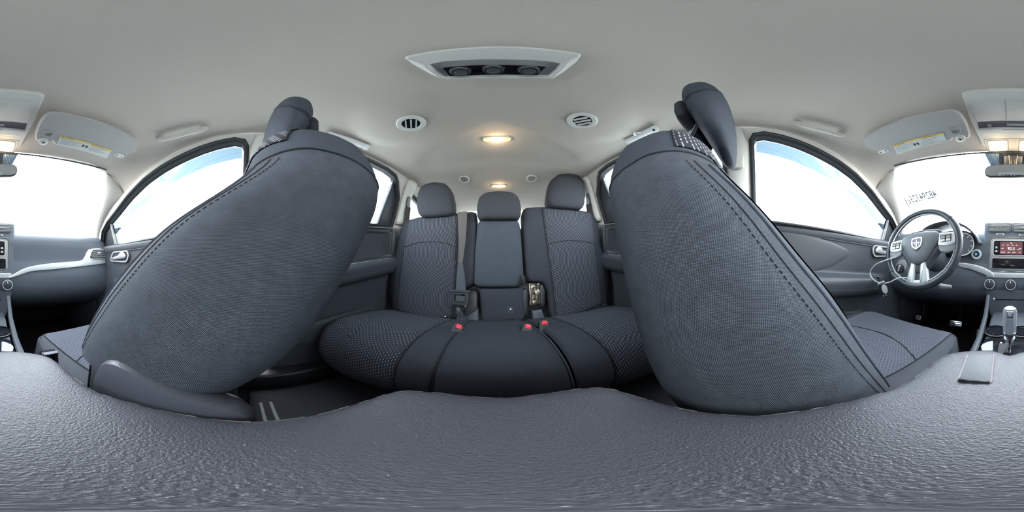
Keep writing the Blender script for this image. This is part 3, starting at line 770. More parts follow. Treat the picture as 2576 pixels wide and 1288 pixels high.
for s in (-1, 1):
    build('stalk', tube([SW @ V((s*.05, .012, -.055)), SW @ V((s*.10, .016, -.050)), SW @ V((s*.165, .022, -.045))], [.008, .009, .007], 10), black, colm)
build('tilt_lever', tube([V((.345, -.70, -.135)), V((.31, -.69, -.150)), V((.265, -.70, -.148))], [.010, .014, .008], 10), greyplastic, colm)
# white cord with the key fob
cpx = [(2256, 646, -.575), (2240, 651, -.566), (2222, 657, -.56), (2204, 665, -.555), (2192, 677, -.55), (2189, 689, -.548), (2194, 700, -.545), (2205, 709, -.542), (2220, 713, -.538), (2238, 710, -.532), (2250, 704, -.530), (2264, 699, -.530), (2280, 699, -.532)]
cpts = crp([at(a, b, y=c) for a, b, c in cpx], 6)
o = build('cord', tube(cpts, .0030, 8), white); tag(o, 'white loop of cord hung round the steering wheel', 'cord')
kf = thing('key_fob', 'black key fob with a white oval tag hanging from the white cord', 'key', at(2222, 716, y=-.537))
Mk = frame(at(2221, 728, y=-.534), (-.80, -.58, .06), (-.12, -.10, 1))
build('body', prism(fillet([(-.020, .022), (.010, .034), (.021, .018), (.022, -.030), (.012, -.040), (-.014, -.036)], .006), .013, Mk, .004, -.006), black, kf)
build('fob_cap', prism(fillet([(-.024, .020), (-.021, .031), (.004, .042), (.008, .031)], .003), .012, Mk, .003, -.005), silver, kf)
build('tag', prism(ell(.0135, .0225, 28), .0018, Mk @ Matrix.Translation((.010, .004, .010)) @ Matrix.Rotation(radians(14), 4, 'Z'), .0006), white, kf, label='white oval tag')
for x, y in ((.003, -.030), (.015, -.025)): build('fob_button', lathe([(0, 0), (.0035, 0), (.003, .0015), (0, .002)], 14, Mk @ Matrix.Translation((x, y, .007))), labelw, kf)
rg = Mk @ V((.006, .030, .010))
build('key_ring', tube([rg+V((-.80, -.58, 0))*(.009*cos(t))+V((0, 0, 1))*(.011*sin(t)) for t in np.linspace(0, 2*pi, 24, endpoint=False)], .0010, 6, True), chrome, kf)
build('clasp', tube([at(2222, 713, y=-.536)+V((0, .002, -.002)), rg+V((0, 0, .010))], .0022, 6), white, kf)
# pedals
def pedal(name, lab, px, py, y, wd, hh, m, bars=True):
    t = thing(name, lab, 'pedal', (0, 0, 0)); c = at(px, py, y=y); M = frame(c, (-1, 0, 0), (0, -.45, 1)); t.matrix_basis = Matrix.Translation(c); WM[t.name] = t.matrix_basis.copy()
    pl = build('pad', prism(rr(wd, hh, .008), .010, M, .003), m, t)
    if bars:
        for k in range(3): build('rib', box((0, -hh*.28+k*hh*.28, .011), (wd*.8, hh*.10, .004), .001, M), rubber, t)
    build('arm', tube([M @ V((0, hh*.4, -.004)), M @ V((.01, hh*1.0, -.035)), c+V((.0, -.10, .20))], .007, 8), black, t)
pedal('brake_pedal', 'bright metal brake pedal in the footwell', 2405, 815, -1.06, .088, .048, chrome)
pedal('parking_brake_pedal', 'small parking brake pedal high in the footwell by the door', 2311, 799, -1.02, .042, .034, silver)
pedal('accelerator_pedal', 'narrow ribbed accelerator pedal beside the console', 2464, 846, -1.02, .040, .100, steel)

# ---------------------------------------------------------------- centre console
con = thing('centre_console', 'black centre console with padded lid between the front seats', 'console', (0, -.2, ZF))
prof = [(-.79, -.60), (.115, -.60), (.128, -.50), (.130, -.215), (-.225, -.215), (-.262, -.240), (-.270, -.286), (-.40, -.296), (-.50, -.296), (-.60, -.286), (-.66, -.270), (-.74, -.275), (-.79, -.285)]
Mb = frame((-.080, 0, 0), (0, 1, 0), (0, 0, 1))
build('base', prism(prof, .160, Mb, .010), dark, con)
lo_ = [at(px, py, z=-.177) for px, py in ((1255, 998), (1140, 994), (1045, 987), (985, 994), (900, 1022), (800, 1050), (700, 1064), (611, 1068), (500, 1057), (400, 1038), (300, 1012), (230, 988), (170, 945), (120, 903), (60, 890), (0, 887))]
lo_ = [(p.x, p.y) for p in lo_]
# symmetric about the car's centre line
half = [(max(.0, -x)+.003 if abs(x) > .01 else 0., y) for x, y in lo_]
lid_o = [(x, y) for x, y in half if x > .0]
lid = [(0, .148)]+lid_o+[(0, -.249)]+[(-x, y) for x, y in reversed(lid_o)]
lid = resample(crp(lid, 6, True), 120)
lidc = [(p.x, p.y) for p in lid]
ld = build('lid', pad(lidc, Matrix.Translation((0, 0, -.178)), .030, .013, 3.2, rings=16), vinyl, con, label='padded textured black lid')
st = [V((x, y, -.1785)) for x, y in off(lidc, .0012)]
build('seam', tube(st, .0014, 6, True), seamm, ld)
r2 = random.Random(3)
st = [V((x, y, -.1772)) for x, y in off(lidc, .0004)]
for a in range(120):
    if a % 4 == 2 or r2.random() < .08: continue
    p, q = st[a], st[(a+1) % 120]
    build('stitch', tube([p+V((0, 0, .0012)), p.lerp(q, .5)+V((0, 0, .0004+.0012*r2.random())), q+V((0, 0, .0010))], .0004+.0004*r2.random(), 5), fraym, ld)
Mld = Matrix.Translation((0, 0, -.1655))
pq = [onp(px, py, Mld) for px, py in ((2437, 893), (2498, 891), (2490, 963), (2412, 957))]
patch = build('patch', prism(fillet(pq, .003), .0016, Mld, .0006), mat('patch_vinyl', (.055, .062, .075), .48, bump=('voronoi', 900, .3, .0006)), ld, label='loose rectangle of vinyl stuck on the lid')
build('patch_border', ring(off(fillet(pq, .003), .0022), off(fillet(pq, .003), -.0004), .0010, Mld), mat('patch_edge', (.22, .19, .20), .7), ld)
a, b = V((*pq[3], -.1645)), V((*pq[2], -.1645))
build('curled_edge', tube([a.lerp(b, k/8)+V((0, 0, .0008+.0006*sin(k*1.7))) for k in range(9)], [.0026-.0002*k for k in range(9)], 7), mat('patch_curl', (.05, .04, .06), .6), ld)
c_, d_ = V((*pq[0], -.1648)), V((*pq[1], -.1648))
build('torn_edge', tube([c_.lerp(d_, k/6) for k in range(9-2)], .0012, 6), red if False else MATS['patch_curl'], ld)
# shifter plate, letters, crescents, cup holders
Msp = frame((0, -.455, -.2955), (-1, 0, 0), (0, -1, .02))
pl = build('shift_plate', prism(fillet([(-.085, -.13), (.085, -.13), (.080, .055), (.050, .075), (-.050, .075), (-.080, .055)], .015), .004, Msp, .0015), gloss, con)
Mq = Msp @ Matrix.Translation((0, 0, .0042))
for t, px, py in (('P', 2518, 863), ('R', 2517, 872.5), ('N', 2516, 881.5), ('D', 2515, 891)):
    u = onp(px, py, Mq); text(t, .014, Mq @ Matrix.Translation((u[0], u[1], 0)), litm, pl, 'gear_letter')
gate = [(-.012, .045), (.008, .045), (.008, .020), (-.004, .020), (-.004, -.02), (-.016, -.02), (-.016, -.05), (-.030, -.05), (-.030, .030), (-.012, .030)]
build('gate', prism(gate, .0008, Mq), black, pl); build('gate_rim', tube([Mq @ V((x, y, .001)) for x, y in gate], .0012, 5, True), chrome, pl)
for s in (-1, 1):
    cr = [onp(px, py, Mq) for px, py in ((2467, 873), (2472, 867), (2484, 862), (2498, 859), (2498, 884), (2470, 884))]
    cr = [(x if s < 0 else -x, y) for x, y in cr]
    build('silver_crescent', prism(fillet(cr, .004), .004, Mq, .0015), mat('inlay', (.36, .38, .41), .4) if s < 0 else MATS['inlay'], pl, label='pale curved inlay beside the gear gate')
for s in (-1, 1):
    cc = Msp @ V((s*.046, .115, .012))
    build('cup_holder', tube([cc+V((.042*cos(t), .042*sin(t), -.004)) for t in np.linspace(0, 2*pi, 40, endpoint=False)], .0020, 7, True), greyplastic, con)
    build('cup_well', lathe([(0, -.001), (.041, -.001), (.042, .006), (.040, .006), (.039, .001), (0, .001)], 30, Matrix.Translation(cc-V((0, 0, .004)))), gloss, con)
for s in (-1, 1):
    build('side_rail', tube([V((s*.090, -.30, -.285)), V((s*.094, -.50, -.285)), V((s*.100, -.66, -.262)), V((s*.106, -.78, -.20))], .010, 8), dark, con)
gl = thing('gear_lever', 'chrome and clear gear lever standing in its gate', 'gear lever', (0, -.462, -.291))
g0 = at(2541, 868, y=-.462); top = at(2542, 776, y=-.455)
build('shaft', tube([V((0, -.462, -.2893)), V((0, -.460, -.250))], .006, 10), chrome, gl)
Mkn = frame((0, -.459, -.262), (-1, 0, 0), (0, -1, 0))
kp = [(0, .000), (.010, .002), (.017, .016), (.0185, .035), (.0205, .075), (.0205, .100), (.017, .110), (.010, .114), (0, .115)]
kn = build('knob', lathe(kp, 10, Mkn), clearm, gl, angle=20, label='clear faceted knob')
build('knob_collar', lathe([(0, -.004), (.012, -.004), (.0185, .018), (.019, .032), (.0165, .033), (0, .034)], 24, Mkn), chrome, gl)
build('front_plate', box((0, -.0205, .066), (.018, .003, .080), .001, Mkn), chrome, gl)
build('shift_button', box((0, -.021, .098), (.010, .004, .012), .001, Mkn), silver, gl)
bk = thing('seat_belt_buckle', 'black buckle standing beside the front seat away from the wheel', 'buckle', (-.098, -.25, -.30))
c = at(118, 905, z=-.20)
build('housing', box((0, 0, 0), (.030, .020, .12), .004, Matrix.Translation((c.x-.006, c.y, -.245)) @ Matrix.Rotation(radians(8), 4, 'X')), gloss, bk)
build('slot_rim', box((0, 0, 0), (.026, .010, .003), .001, Matrix.Translation((c.x-.006, c.y+.002, -.184))), dark, bk)

# ---------------------------------------------------------------- front seats
DPROF = [(-.3, .14, -.243, .117), (-.25, .135, -.223, .139), (-.2, .13, -.199, .159), (-.15, .13, -.174, .177), (-.1, .13, -.147, .192), (-.05, .134, -.114, .209), (0, .138, -.068, .222), (.04, .144, -.036, .236), (.08, .15, -.002, .249), (.12, .158, .034, .256), (.16, .171, .056, .259), (.19, .183, .066, .256), (.215, .195, .080, .246), (.238, .212, .096, .228), (.252, .236, .108, .210), (.260, .27, .128, .190)]
PPROF = [(-.17, .13, -.278, .03), (-.15, .13, -.277, .051), (-.1, .13, -.254, .103), (-.05, .134, -.223, .146), (0, .138, -.176, .183), (.04, .144, -.129, .211), (.08, .15, -.055, .231), (.12, .158, -.010, .240), (.16, .171, .0, .243), (.19, .183, .010, .235), (.215, .195, .024, .222), (.238, .212, .046, .205), (.250, .236, .070, .190), (.257, .27, .105, .170)]
def even_theta(n, wd, d, e, start):                      # angles that space a rounded-box section evenly
    t = np.linspace(0, 2*pi, 4001)+start
    x = wd*np.sign(np.cos(t))*abs(np.cos(t))**(2/e); y = d*np.sign(np.sin(t))*abs(np.sin(t))**(2/e)
    L = np.concatenate([[0], np.cumsum(np.hypot(np.diff(x), np.diff(y)))])
    return [float(np.interp(L[-1]*k/n, L, t)) for k in range(n)]
def front_seat(s, prof, label, seam_z, shield, cush):
    CX = s*.37
    t = thing('front_seat', label, 'seat', (CX, -.1, -.45), group=None)
    P = np.array(prof); zs = np.concatenate([np.linspace(P[0, 0], P[-4, 0], 46), np.linspace(P[-4, 0], P[-1, 0], 10)[1:]])
    from_np = [np.interp(zs, P[:, 0], P[:, k]) for k in (1, 2, 3)]
    # smooth the tables a little so that the sides run in clean curves
    for a in from_np:
        for _ in range(5): a[1:-5] = (a[:-6]+2*a[1:-5]+a[2:-4])/4
    N = 96; R = []; TH = even_theta(N, .22, .15, 3.2, 0 if s > 0 else pi)
    K = lambda deg: min(range(N), key=lambda k: abs((TH[k]-radians(deg)+pi) % (2*pi)-pi))
    for z, xi, y0, y1 in zip(zs, *from_np):
        wd = .37-xi; e = 3.2; row = []
        for k in range(N):
            th = TH[k]; c, q = cos(th), sin(th)
            x = wd*np.sign(c)*abs(c)**(2/e); y = (y0+y1)/2+(y1-y0)/2*np.sign(q)*abs(q)**(2/e)
            row.append(V((CX+x, y, z)))
        R.append(row)
    def zseam(x, y):                                    # the seam that parts back cover and shoulder cap
        u = abs(x)-.15
        return seam_z+.02-.55*max(0, .06-abs(y-.11))*0-.9*max(0, abs(y-.10)-.02)**1.4
    full = grid(R, cu=True, caps=True)
    lowf, capf = [], []
    for f in full.f:
        cen = sum((full.v[i] for i in f), V())/len(f)
        (capf if cen.z > zseam(cen.x, cen.y) else lowf).append(f)
    def sub(fs):
        ids = sorted({i for f in fs for i in f}); mp = {k: i for i, k in enumerate(ids)}
        return G().add([full.v[i] for i in ids], [tuple(mp[i] for i in f) for f in fs], [full.uv[i] for i in ids])
    bkp = build('backrest', sub(lowf), backweave, t, open_=False, angle=80)
    build('shoulder_cap', sub(capf), capweave, t, angle=80, label='smoother fabric over the top of the backrest')
    # stitched seams: front bolster edge on the inner side and the cap seam
    def surf(k, j): return R[j][k]
    sgn = -s                                            # inner side faces the console
    kf = K(180+42 if s > 0 else -42)
    kf2 = K(180+26 if s > 0 else -26)
    inn = V((sgn, -.35, 0)).normalized()
    jtop = max(j for j in range(len(zs)) if zs[j] < seam_z+.012)
    build('bolster_piping', tube([surf(kf, j)+inn*.0008 for j in range(0, jtop)], .0022, 6), capweave, bkp)
    for kk in (kf2,):
        kr = K(180+33 if s > 0 else -33)
        build('seam', tube([surf(kr, j)+inn*.0003 for j in range(0, jtop)], .0009, 5), seamm, bkp)
        for j in range(1, jtop-1, 1):
            for h in (0, .5):
                build('stitch', tube([surf(kk, j).lerp(surf(kk, j+1), h)+inn*.0004, surf(kk, j).lerp(surf(kk, j+1), h+.3)+inn*.0004], .0007, 5), seamm, bkp)
    path = []
    for k in range(N):
        for j in range(len(zs)-1):
            a, b = R[j][k], R[j+1][k]
            if a.z <= zseam(a.x, a.y) < b.z:
                f = (zseam(a.x, a.y)-a.z)/max(b.z-a.z, 1e-6); path.append(a.lerp(b, f)); break
    cen = V((CX, .1, 0))
    pp = [p+(V((p.x-cen.x, p.y-cen.y, 0))).normalized()*.0006 for p in path]
    build('cap_seam', tube(pp, .0018, 6, True), seamm, bkp)
    # patterned fabric over the crown and the front
    k0, k1 = sorted((K(238), K(302)))
    fr = [[(R[j][k]+V((0, -.0015, .0015))) for k in range(k0, k1+1)] for j in range(int(len(zs)*.30), len(zs)-12)]
    build('front_insert', grid(fr), insertm, t, open_=True)
    k0, k1 = sorted((K(205), K(335)))
    fr = [[(R[j][k]+(V((R[j][k].x-CX, R[j][k].y-.13, .12))).normalized()*.0022) for k in range(k0, k1+1)] for j in range(len(zs)-15, len(zs))]
    cr = build('crown_insert', grid(fr), crownm, t, open_=True, label='dash patterned fabric over the crown'); solid(cr, .002, 0)
    build('crown_seam', tube([q[0] if s > 0 else q[-1] for q in fr], .0016, 6), seamm, cr)
    return t, R
def headrest(t, s, rows, posts, lobe):
    CX = s*.37
    zz = np.array([r[0] for r in rows]); zs = np.linspace(zz[0], zz[-1], 34); R = []
    A = [np.interp(zs, zz, [r[k] for r in rows]) for k in (1, 2, 3)]
    for a in A:
        for _ in range(4): a[1:-1] = (a[:-2]+2*a[1:-1]+a[2:])/4
    N = 64
    for z, wd, y0, y1 in zip(zs, *A):
        R.append([V((CX+wd*np.sign(cos(th))*abs(cos(th))**(2/3.), (y0+y1)/2+(y1-y0)/2*np.sign(sin(th))*abs(sin(th))**(2/2.6), z)) for th in (2*pi*k/N for k in range(N))])
    h = build('headrest', grid(R, cu=True, caps=True), capweave, t, angle=70)
    if lobe:
        z0, y0, y1, z1 = lobe
        L = superloft([(z, CX, wd, a, b, 2.8) for z, wd, a, b in ((z0, .05, (y0+y1)/2-.008, (y0+y1)/2+.006), (z0+.003, .080, y0+.006, y1-.008), (z0+.012, .100, y0+.001, y1-.002), (z0+.03, .108, y0, y1), (z1-.03, .108, y0, y1), (z1-.012, .100, y0, y1-.002), (z1-.003, .080, y0+.002, y1-.012), (z1, .05, y0+.006, y1-.020))], 40)
        build('headrest_shell', grid(L, cu=True, caps=True), plain, h)
    K = lambda deg: int(round((deg % 360)/360*N)) % N
    zt_, zb_ = zz[-1]-.020, zz[-1]-.125
    for off_ in (0, .007):                              # double seam that sweeps across the inner side to the back
        pth = []
        for q in range(25):
            u = q/24; th = (262-150*u) if s > 0 else (278+150*u); z = zt_-off_-(zt_-zb_)*(1-(1-u)**2.4)
            j = min(range(len(zs)), key=lambda i: abs(zs[i]-z)); c = R[j][K(th)]
            pth.append(V((c.x, c.y, z))+V((c.x-CX, c.y-.08, 0)).normalized()*.0006)
        build('seam', tube(crp(pth[::2], 4), .0009, 5), seamm, h)
    for dx in (-.055, .055):
        build('post', tube([V((CX+dx, posts[0], .245)), V((CX+dx, posts[1], posts[2]))], .007, 10), chrome, h)
        build('post_sleeve', lathe([(.013, 0), (.013, .008), (.009, .010)], 16, Matrix.Translation((CX+dx, posts[0], .258))), black, h)
tD, RD = front_seat(1, DPROF, 'dark grey front seat behind the steering wheel with a tall headrest', .125, None, None)
HR = [(.250, .05, .055, .075), (.257, .09, .050, .082), (.273, .110, .048, .090), (.31, .122, .046, .105), (.36, .126, .046, .125), (.42, .126, .050, .138), (.46, .122, .058, .135), (.485, .110, .066, .125), (.500, .09, .075, .115), (.506, .06, .082, .108)]
headrest(tD, 1, HR, (.15, .115, .34), (.330, .116, .150, .420))
tP, RP = front_seat(-1, PPROF, 'dark grey front seat away from the wheel with a plastic side shield', .130, None, None)
headrest(tP, -1, [(z-.055, *q) for z, *q in HR], (.13, .105, .28), (.275, .110, .146, .365))
# cushions: swept profile, patterned insert, side bolster
def front_cushion(t, s, y0, y1, zt, dz):
    CX = s*.37
    xsn = np.linspace(-1, 1, 49); P = []
    pr = crp([(y1, -.43, 0), (y1, -.33, 0), (y1-.02, zt-.012, 0), (y1-.10, zt-.006, 0), (y1-.25, zt+.004, 0), (y0+.06, zt+.012, 0), (y0+.02, zt+.002, 0), (y0+.002, zt-.030, 0), (y0, zt-.075, 0), (y0+.02, zt-.13, 0)], 6)
    for q in pr:
        row = []
        for u in xsn:
            half = .238-.02*max(0, (y0+.12-q.x)/.12)
            bol = .020*math.exp(-((abs(u)-.80)/.16)**2)*min(1, max(0, (q.x-y0)/.10))
            drop = .13*max(0, (abs(u)-.90)/.10)**2
            fr = .055*abs(u)**4*min(1, max(0, (y0+.16-q.x)/.16))
            row.append(V((CX+half*u, q.x+fr, q.y+bol-drop)))
        P.append(row)
    m = build('cushion', grid(P), bolster, t, open_=True); solid(m, .01, toward=(0, .2, -1))
    def pu(j, u, lift):
        f = (u+1)/2*48; i = min(47, int(f)); q = P[j][i].lerp(P[j][i+1], f-i)
        return q+V((0, 0, lift) if j < 44 else (0, -lift, lift*.3))
    def ub(j): return .62+.20*min(1, max(0, (y1-.05-pr[j].x)/(y1-y0-.12)))
    insP = [[pu(j, -ub(j)+2*ub(j)*i/32, .0022) for i in range(33)] for j in range(12, 50)]
    build('cushion_insert', grid(insP), insertf, t, open_=True)
    for k in (-1, 1): build('seam', tube([pu(j, k*ub(j), .0018) for j in range(12, 46)], .0018, 6), seamm, m)
    cs_ = []
    for i in range(33):
        u = -1+2*i/32; yy = -.385+.075*u*u+(y0+.555)
        j = min(range(len(pr)-12), key=lambda q: abs(pr[q].x-yy) if pr[q].y > zt-.02 else 9)
        q = pu(j, u*ub(j), .0026); cs_.append(V((q.x, yy, q.z)))
    build('cross_seam', tube(cs_, .0018, 6), seamm, m)
    for k in (0, 1):
        build('corner_piping', tube([P[j][5-2*k if s > 0 else 43+2*k]+V((0, 0, .0012)) for j in range(30, 52)], .0016, 6), seamm, m)
    build('seat_base', box((CX, (y0+y1)/2, -.47), (.40, abs(y1-y0)-.06, .14), .03), black, t)
    for dx in (-.17, .17): build('seat_rail', box((CX+dx, (y0+y1)/2, -.578), (.035, abs(y1-y0)+.02, .085), .006), black, t)
front_cushion(tD, 1, -.555, -.09, -.298, 0)
front_cushion(tP, -1, -.560, -.06, -.298, 0)
# plastic shield on the inner side of the seat away from the wheel
Msh = frame((-.128, 0, 0), (0, 1, 0), (0, 0, 1))
shp = [onp(px, py, Msh) for px, py in ((237, 975), (243, 935), (262, 908), (285, 905), (330, 925), (420, 972), (530, 1010), (620, 1030), (645, 1050))]
shp += [(.015, -.30), (-.17, -.34)]
build('side_shield', pad(resample(fillet(shp, .012), 70), Msh, .03, .008, 4.), mat('shield_plastic', (.066, .068, .084), .42, bump=('voronoi', 500, .3, .0008)), tP, label='grained black plastic shield beside the cushion')
Mlb_ = frame((-.150, 0, 0), (0, 1, 0), (0, 0, 1))
lbp = [onp(px, py, Mlb_) for px, py in ((262, 842), (246, 868), (234, 905), (224, 985), (250, 1010), (330, 980), (330, 900), (300, 868))]
lb_ = build('lower_bolster', pad(resample(fillet(lbp, .01), 50), Mlb_, .04, .006, 3.), bolster, tP)
build('piping', tube([Mlb_ @ V((*onp(px, py, Mlb_), .003)) for px, py in ((258, 845), (246, 868), (234, 905), (226, 975))], .0022, 6), seamm, lb_)
for s, t, y in ((-1, tP, -.02),): build('hinge_cover', box((-.25, -.10, -.25), (.22, .18, .17), .03), black, t)

# ---------------------------------------------------------------- rear bench
Mrb = frame((0, .800, -.330), (1, 0, 0), (0, .200, .978))
def opl(pts, M=Mrb): return [onp(px, py, M) for px, py in pts]
def upo(name, pts, m, parent, depth, bulge, p, z0=0., n=90, label=None, M=Mrb, rad=.012):
    Mz = M @ Matrix.Translation((0, 0, z0))
    o2 = [onp(px, py, Mz) for px, py in pts]
    o2 = resample(fillet(o2, rad, 5), n)
    return build(name, pad(o2, Mz, depth, bulge, p), m, parent, angle=60, label=label)
def line(name, pts, r, m, parent, z0, M=Mrb):
    Mz = M @ Matrix.Translation((0, 0, z0))
    return build(name, tube(crp([Mz @ V((*onp(px, py, Mz), 0)) for px, py in pts], 5), r, 6), m, parent)
r60 = thing('bench_seat', 'wide rear bench seat with the lower headrests and hanging centre belt', 'seat', (-.25, .6, -.45))
r40 = thing('bench_seat', 'single rear seat with the taller headrest and exposed metal hinge', 'seat', (.40, .6, -.45))
upo('backrest', ((1022, 556), (1060, 546), (1110, 541), (1150, 538), (1180, 534), (1198, 533), (1200, 560), (1199, 640), (1195, 715), (1172, 724), (1160, 735), (1152, 800), (1090, 812), (1010, 800), (988, 785), (984, 745), (980, 712), (990, 668), (1003, 615), (1010, 575)), plain, r60, .12, .030, 5., label=None)
upo('back_insert', ((1030, 553), (1080, 546), (1154, 540), (1150, 620), (1145, 720), (1138, 800), (1090, 804), (1030, 792), (999, 780), (1003, 730), (1012, 660), (1021, 600)), insertm, r60, .008, .010, 6., .026, 120, 'dash patterned insert panel')
line('seam', ((1021, 620), (1050, 611), (1090, 608), (1122, 612), (1148, 622)), .0022, seamm, r60, .0365)
line('seam', ((1030, 553), (1020, 610), (1010, 670), (1002, 740), (999, 780)), .0018, seamm, r60, .031)
line('seam', ((1154, 540), (1150, 620), (1145, 720), (1138, 800)), .0018, seamm, r60, .031)
upo('backrest', ((1312, 532), (1322, 523), (1367, 521), (1440, 527), (1484, 534), (1500, 560), (1508, 620), (1524, 660), (1533, 700), (1529, 750), (1526, 778), (1480, 797), (1390, 816), (1381, 770), (1375, 722), (1362, 711), (1324, 709), (1318, 650)), plain, r40, .12, .030, 5.)
upo('back_insert', ((1364, 524), (1430, 527), (1488, 536), (1494, 600), (1504, 680), (1514, 765), (1470, 785), (1400, 802), (1391, 720), (1376, 620)), insertm, r40, .008, .010, 6., .026, 120, 'dash patterned insert panel')
line('seam', ((1374, 617), (1400, 608), (1440, 605), (1475, 608), (1494, 614)), .0022, seamm, r40, .0365)
line('seam', ((1364, 524), (1376, 620), (1391, 720), (1400, 802)), .0018, seamm, r40, .031)
line('seam', ((1488, 536), (1494, 600), (1504, 680), (1514, 765)), .0018, seamm, r40, .031)
upo('centre_backrest', ((1201, 566), (1207, 556), (1302, 556), (1308, 566), (1314, 640), (1317, 690), (1314, 716), (1300, 723), (1200, 723), (1192, 714), (1195, 640)), capweave, r60, .10, .034, 5., .002, label='plain fold-down middle backrest')
upo('centre_lower_panel', ((1206, 726), (1316, 723), (1319, 800), (1302, 810), (1212, 812)), plain, r60, .08, .026, 5., -.004)
for t, x0, x1 in ((r60, -.58, .117), (r40, .123, .58)):
    build('back_shell', prism([(x0, .02), (x1, .02), (x1, .535), (x0, .535)], .02, Mrb, .006, -.130), black, t)
Mhr = frame((0, .800, -.330), (1, 0, 0), (0, .14, .99))
def rhead(parent, pts, z0, label=None):
    h = upo('headrest', pts, rearcap, parent, .075, .036, 3., z0, 70, label, Mhr, .02); return h
hp = rhead(r60, ((1050, 520), (1053, 487), (1064, 468), (1092, 460), (1122, 463), (1137, 480), (1143, 508), (1144, 536), (1132, 543), (1090, 547), (1064, 548), (1054, 540)), .01)
hc = rhead(r60, ((1200, 520), (1204, 500), (1220, 487), (1255, 483), (1290, 486), (1306, 500), (1311, 522), (1311, 542), (1303, 553), (1208, 554), (1200, 545)), .012, 'low broad middle headrest')
hd = rhead(r40, ((1374, 505), (1378, 475), (1384, 455), (1402, 441), (1430, 438), (1456, 444), (1467, 462), (1470, 495), (1468, 520), (1460, 528), (1420, 525), (1384, 521)), .01)
for par, hh, pxs, py in ((r60, hp, (1080, 1118), 548), (r40, hd, (1405, 1445), 525), (r60, hc, (1235, 1275), 553)):
    for px in pxs:
        Mz = Mhr @ Matrix.Translation((0, 0, -.015)); u = onp(px, py, Mz)
        build('post', tube([Mz @ V((u[0], u[1]-.05, 0)), Mz @ V((u[0], u[1]+.06, 0))], .006, 8), chrome, hh)
build('release_strap', box((0, 0, 0), (.026, .014, .004), .001, Mrb @ Matrix.Translation((*onp(1255, 551, Mrb @ Matrix.Translation((0, 0, .04))), .045))), rubber, hc)
u = onp(1284, 778, Mrb); Mx = Mrb @ Matrix.Translation((u[0], u[1], .0225))
fl = build('fabric_flap', prism(rr(.030, .032, .003), .002, Mx), capweave, r60)
build('snap', lathe([(0, 0), (.0075, 0), (.006, .002), (0, .0025)], 18, Mx @ Matrix.Translation((0, 0, .002))), chrome, fl)
u = onp(1283, 806, Mrb); build('pull_loop', tube([Mrb @ V((u[0]+.040*cos(t), u[1]-.01+.030*sin(t), .026)) for t in np.linspace(0, pi, 14)], .0020, 6), rubber, r60)
build('loop_bar', box((0, 0, 0), (.050, .003, .004), .001, Mrb @ Matrix.Translation((u[0], u[1]-.004, .03))), chrome, r60)
# hinges beside the middle backrest
def bp(px, py, z): Mz = Mrb @ Matrix.Translation((0, 0, z)); return Mz @ V((*onp(px, py, Mz), 0))
build('hinge_cover', pad(opl(((1168, 728), (1196, 726), (1204, 735), (1205, 815), (1168, 822)), Mrb @ Matrix.Translation((0, 0, -.02))), Mrb @ Matrix.Translation((0, 0, -.02)), .03, .02, 3.), black, r60, label='black plastic hinge cover')
build('hinge_foot', pad(opl(((1170, 795), (1203, 775), (1206, 828), (1168, 835)), Mrb @ Matrix.Translation((0, 0, .02))), Mrb @ Matrix.Translation((0, 0, .02)), .03, .012, 3.), dark, r60)
build('recliner_lever', tube([bp(1312, 690, .03), bp(1317, 700, .045), bp(1318, 712, .04)], [.008, .012, .008], 10), black, r60)
build('hinge_pillar', pad(opl(((1310, 730), (1320, 724), (1327, 735), (1327, 796), (1316, 798)), Mrb @ Matrix.Translation((0, 0, -.01))), Mrb @ Matrix.Translation((0, 0, -.01)), .03, .02, 3.), black, r60)
hg = build('hinge', box((0, 0, 0), (.050, .12, .010), .002, Mrb @ Matrix.Translation((*onp(1346, 740, Mrb), -.035))), steel, r40, label='bare worn metal hinge plates')
rh = random.Random(8)
for k in range(7):
    px = 1336+4*k; build('hinge_plate', box((0, 0, 0), (.004+.003*rh.random(), .085+.03*rh.random(), .018+.02*rh.random()), .001, Mrb @ Matrix.Translation((*onp(px, 738+rh.uniform(-7, 7), Mrb), -.02)) @ Matrix.Rotation(radians(rh.uniform(-9, 9)), 4, 'Z')), steel, hg)
for px, py, r in ((1340, 722, .011), (1352, 735, .014), (1344, 760, .010), (1355, 715, .008)):
    build('pivot', lathe([(0, 0), (r, 0), (r, .008), (r*.5, .010), (0, .010)], 16, Mrb @ Matrix.Translation((*onp(px, py, Mrb), -.004))), steel, hg)
build('spring', tube([bp(1341+3*cos(k*1.2), 716+k*1.9, -.006+.004*sin(k*1.2)) for k in range(26)], .0016, 5), steel, hg)
build('hinge_shroud', pad(opl(((1356, 716), (1364, 714), (1371, 730), (1370, 770), (1360, 775)), Mrb), Mrb, .03, .012, 2.5), black, r40)
build('hinge_foot', pad(opl(((1338, 782), (1362, 778), (1370, 800), (1372, 826), (1344, 828)), Mrb @ Matrix.Translation((0, 0, .02))), Mrb @ Matrix.Translation((0, 0, .02)), .03, .012, 3.), dark, r40)
for px, py in ((1005, 783), (1130, 796), (1510, 768)):
    u = onp(px, py, Mrb); par = r60 if px < 1255 else r40
    build('latch_loop', tube([Mrb @ V((u[0]-.018+.036*k/6, u[1]-.004+.012*sin(pi*k/6), .045)) for k in range(7)], .0028, 6), chrome, par)
for px, py, par in ((982, 720, r60), (1531, 740, r40)):
    build('side_cover', pad([(0+.035*cos(a), .07*sin(a)) for a in np.linspace(0, 2*pi, 24, endpoint=False)], Mrb @ Matrix.Translation((*onp(px, py+25, Mrb), -.02)), .03, .02, 2.5), black, par)
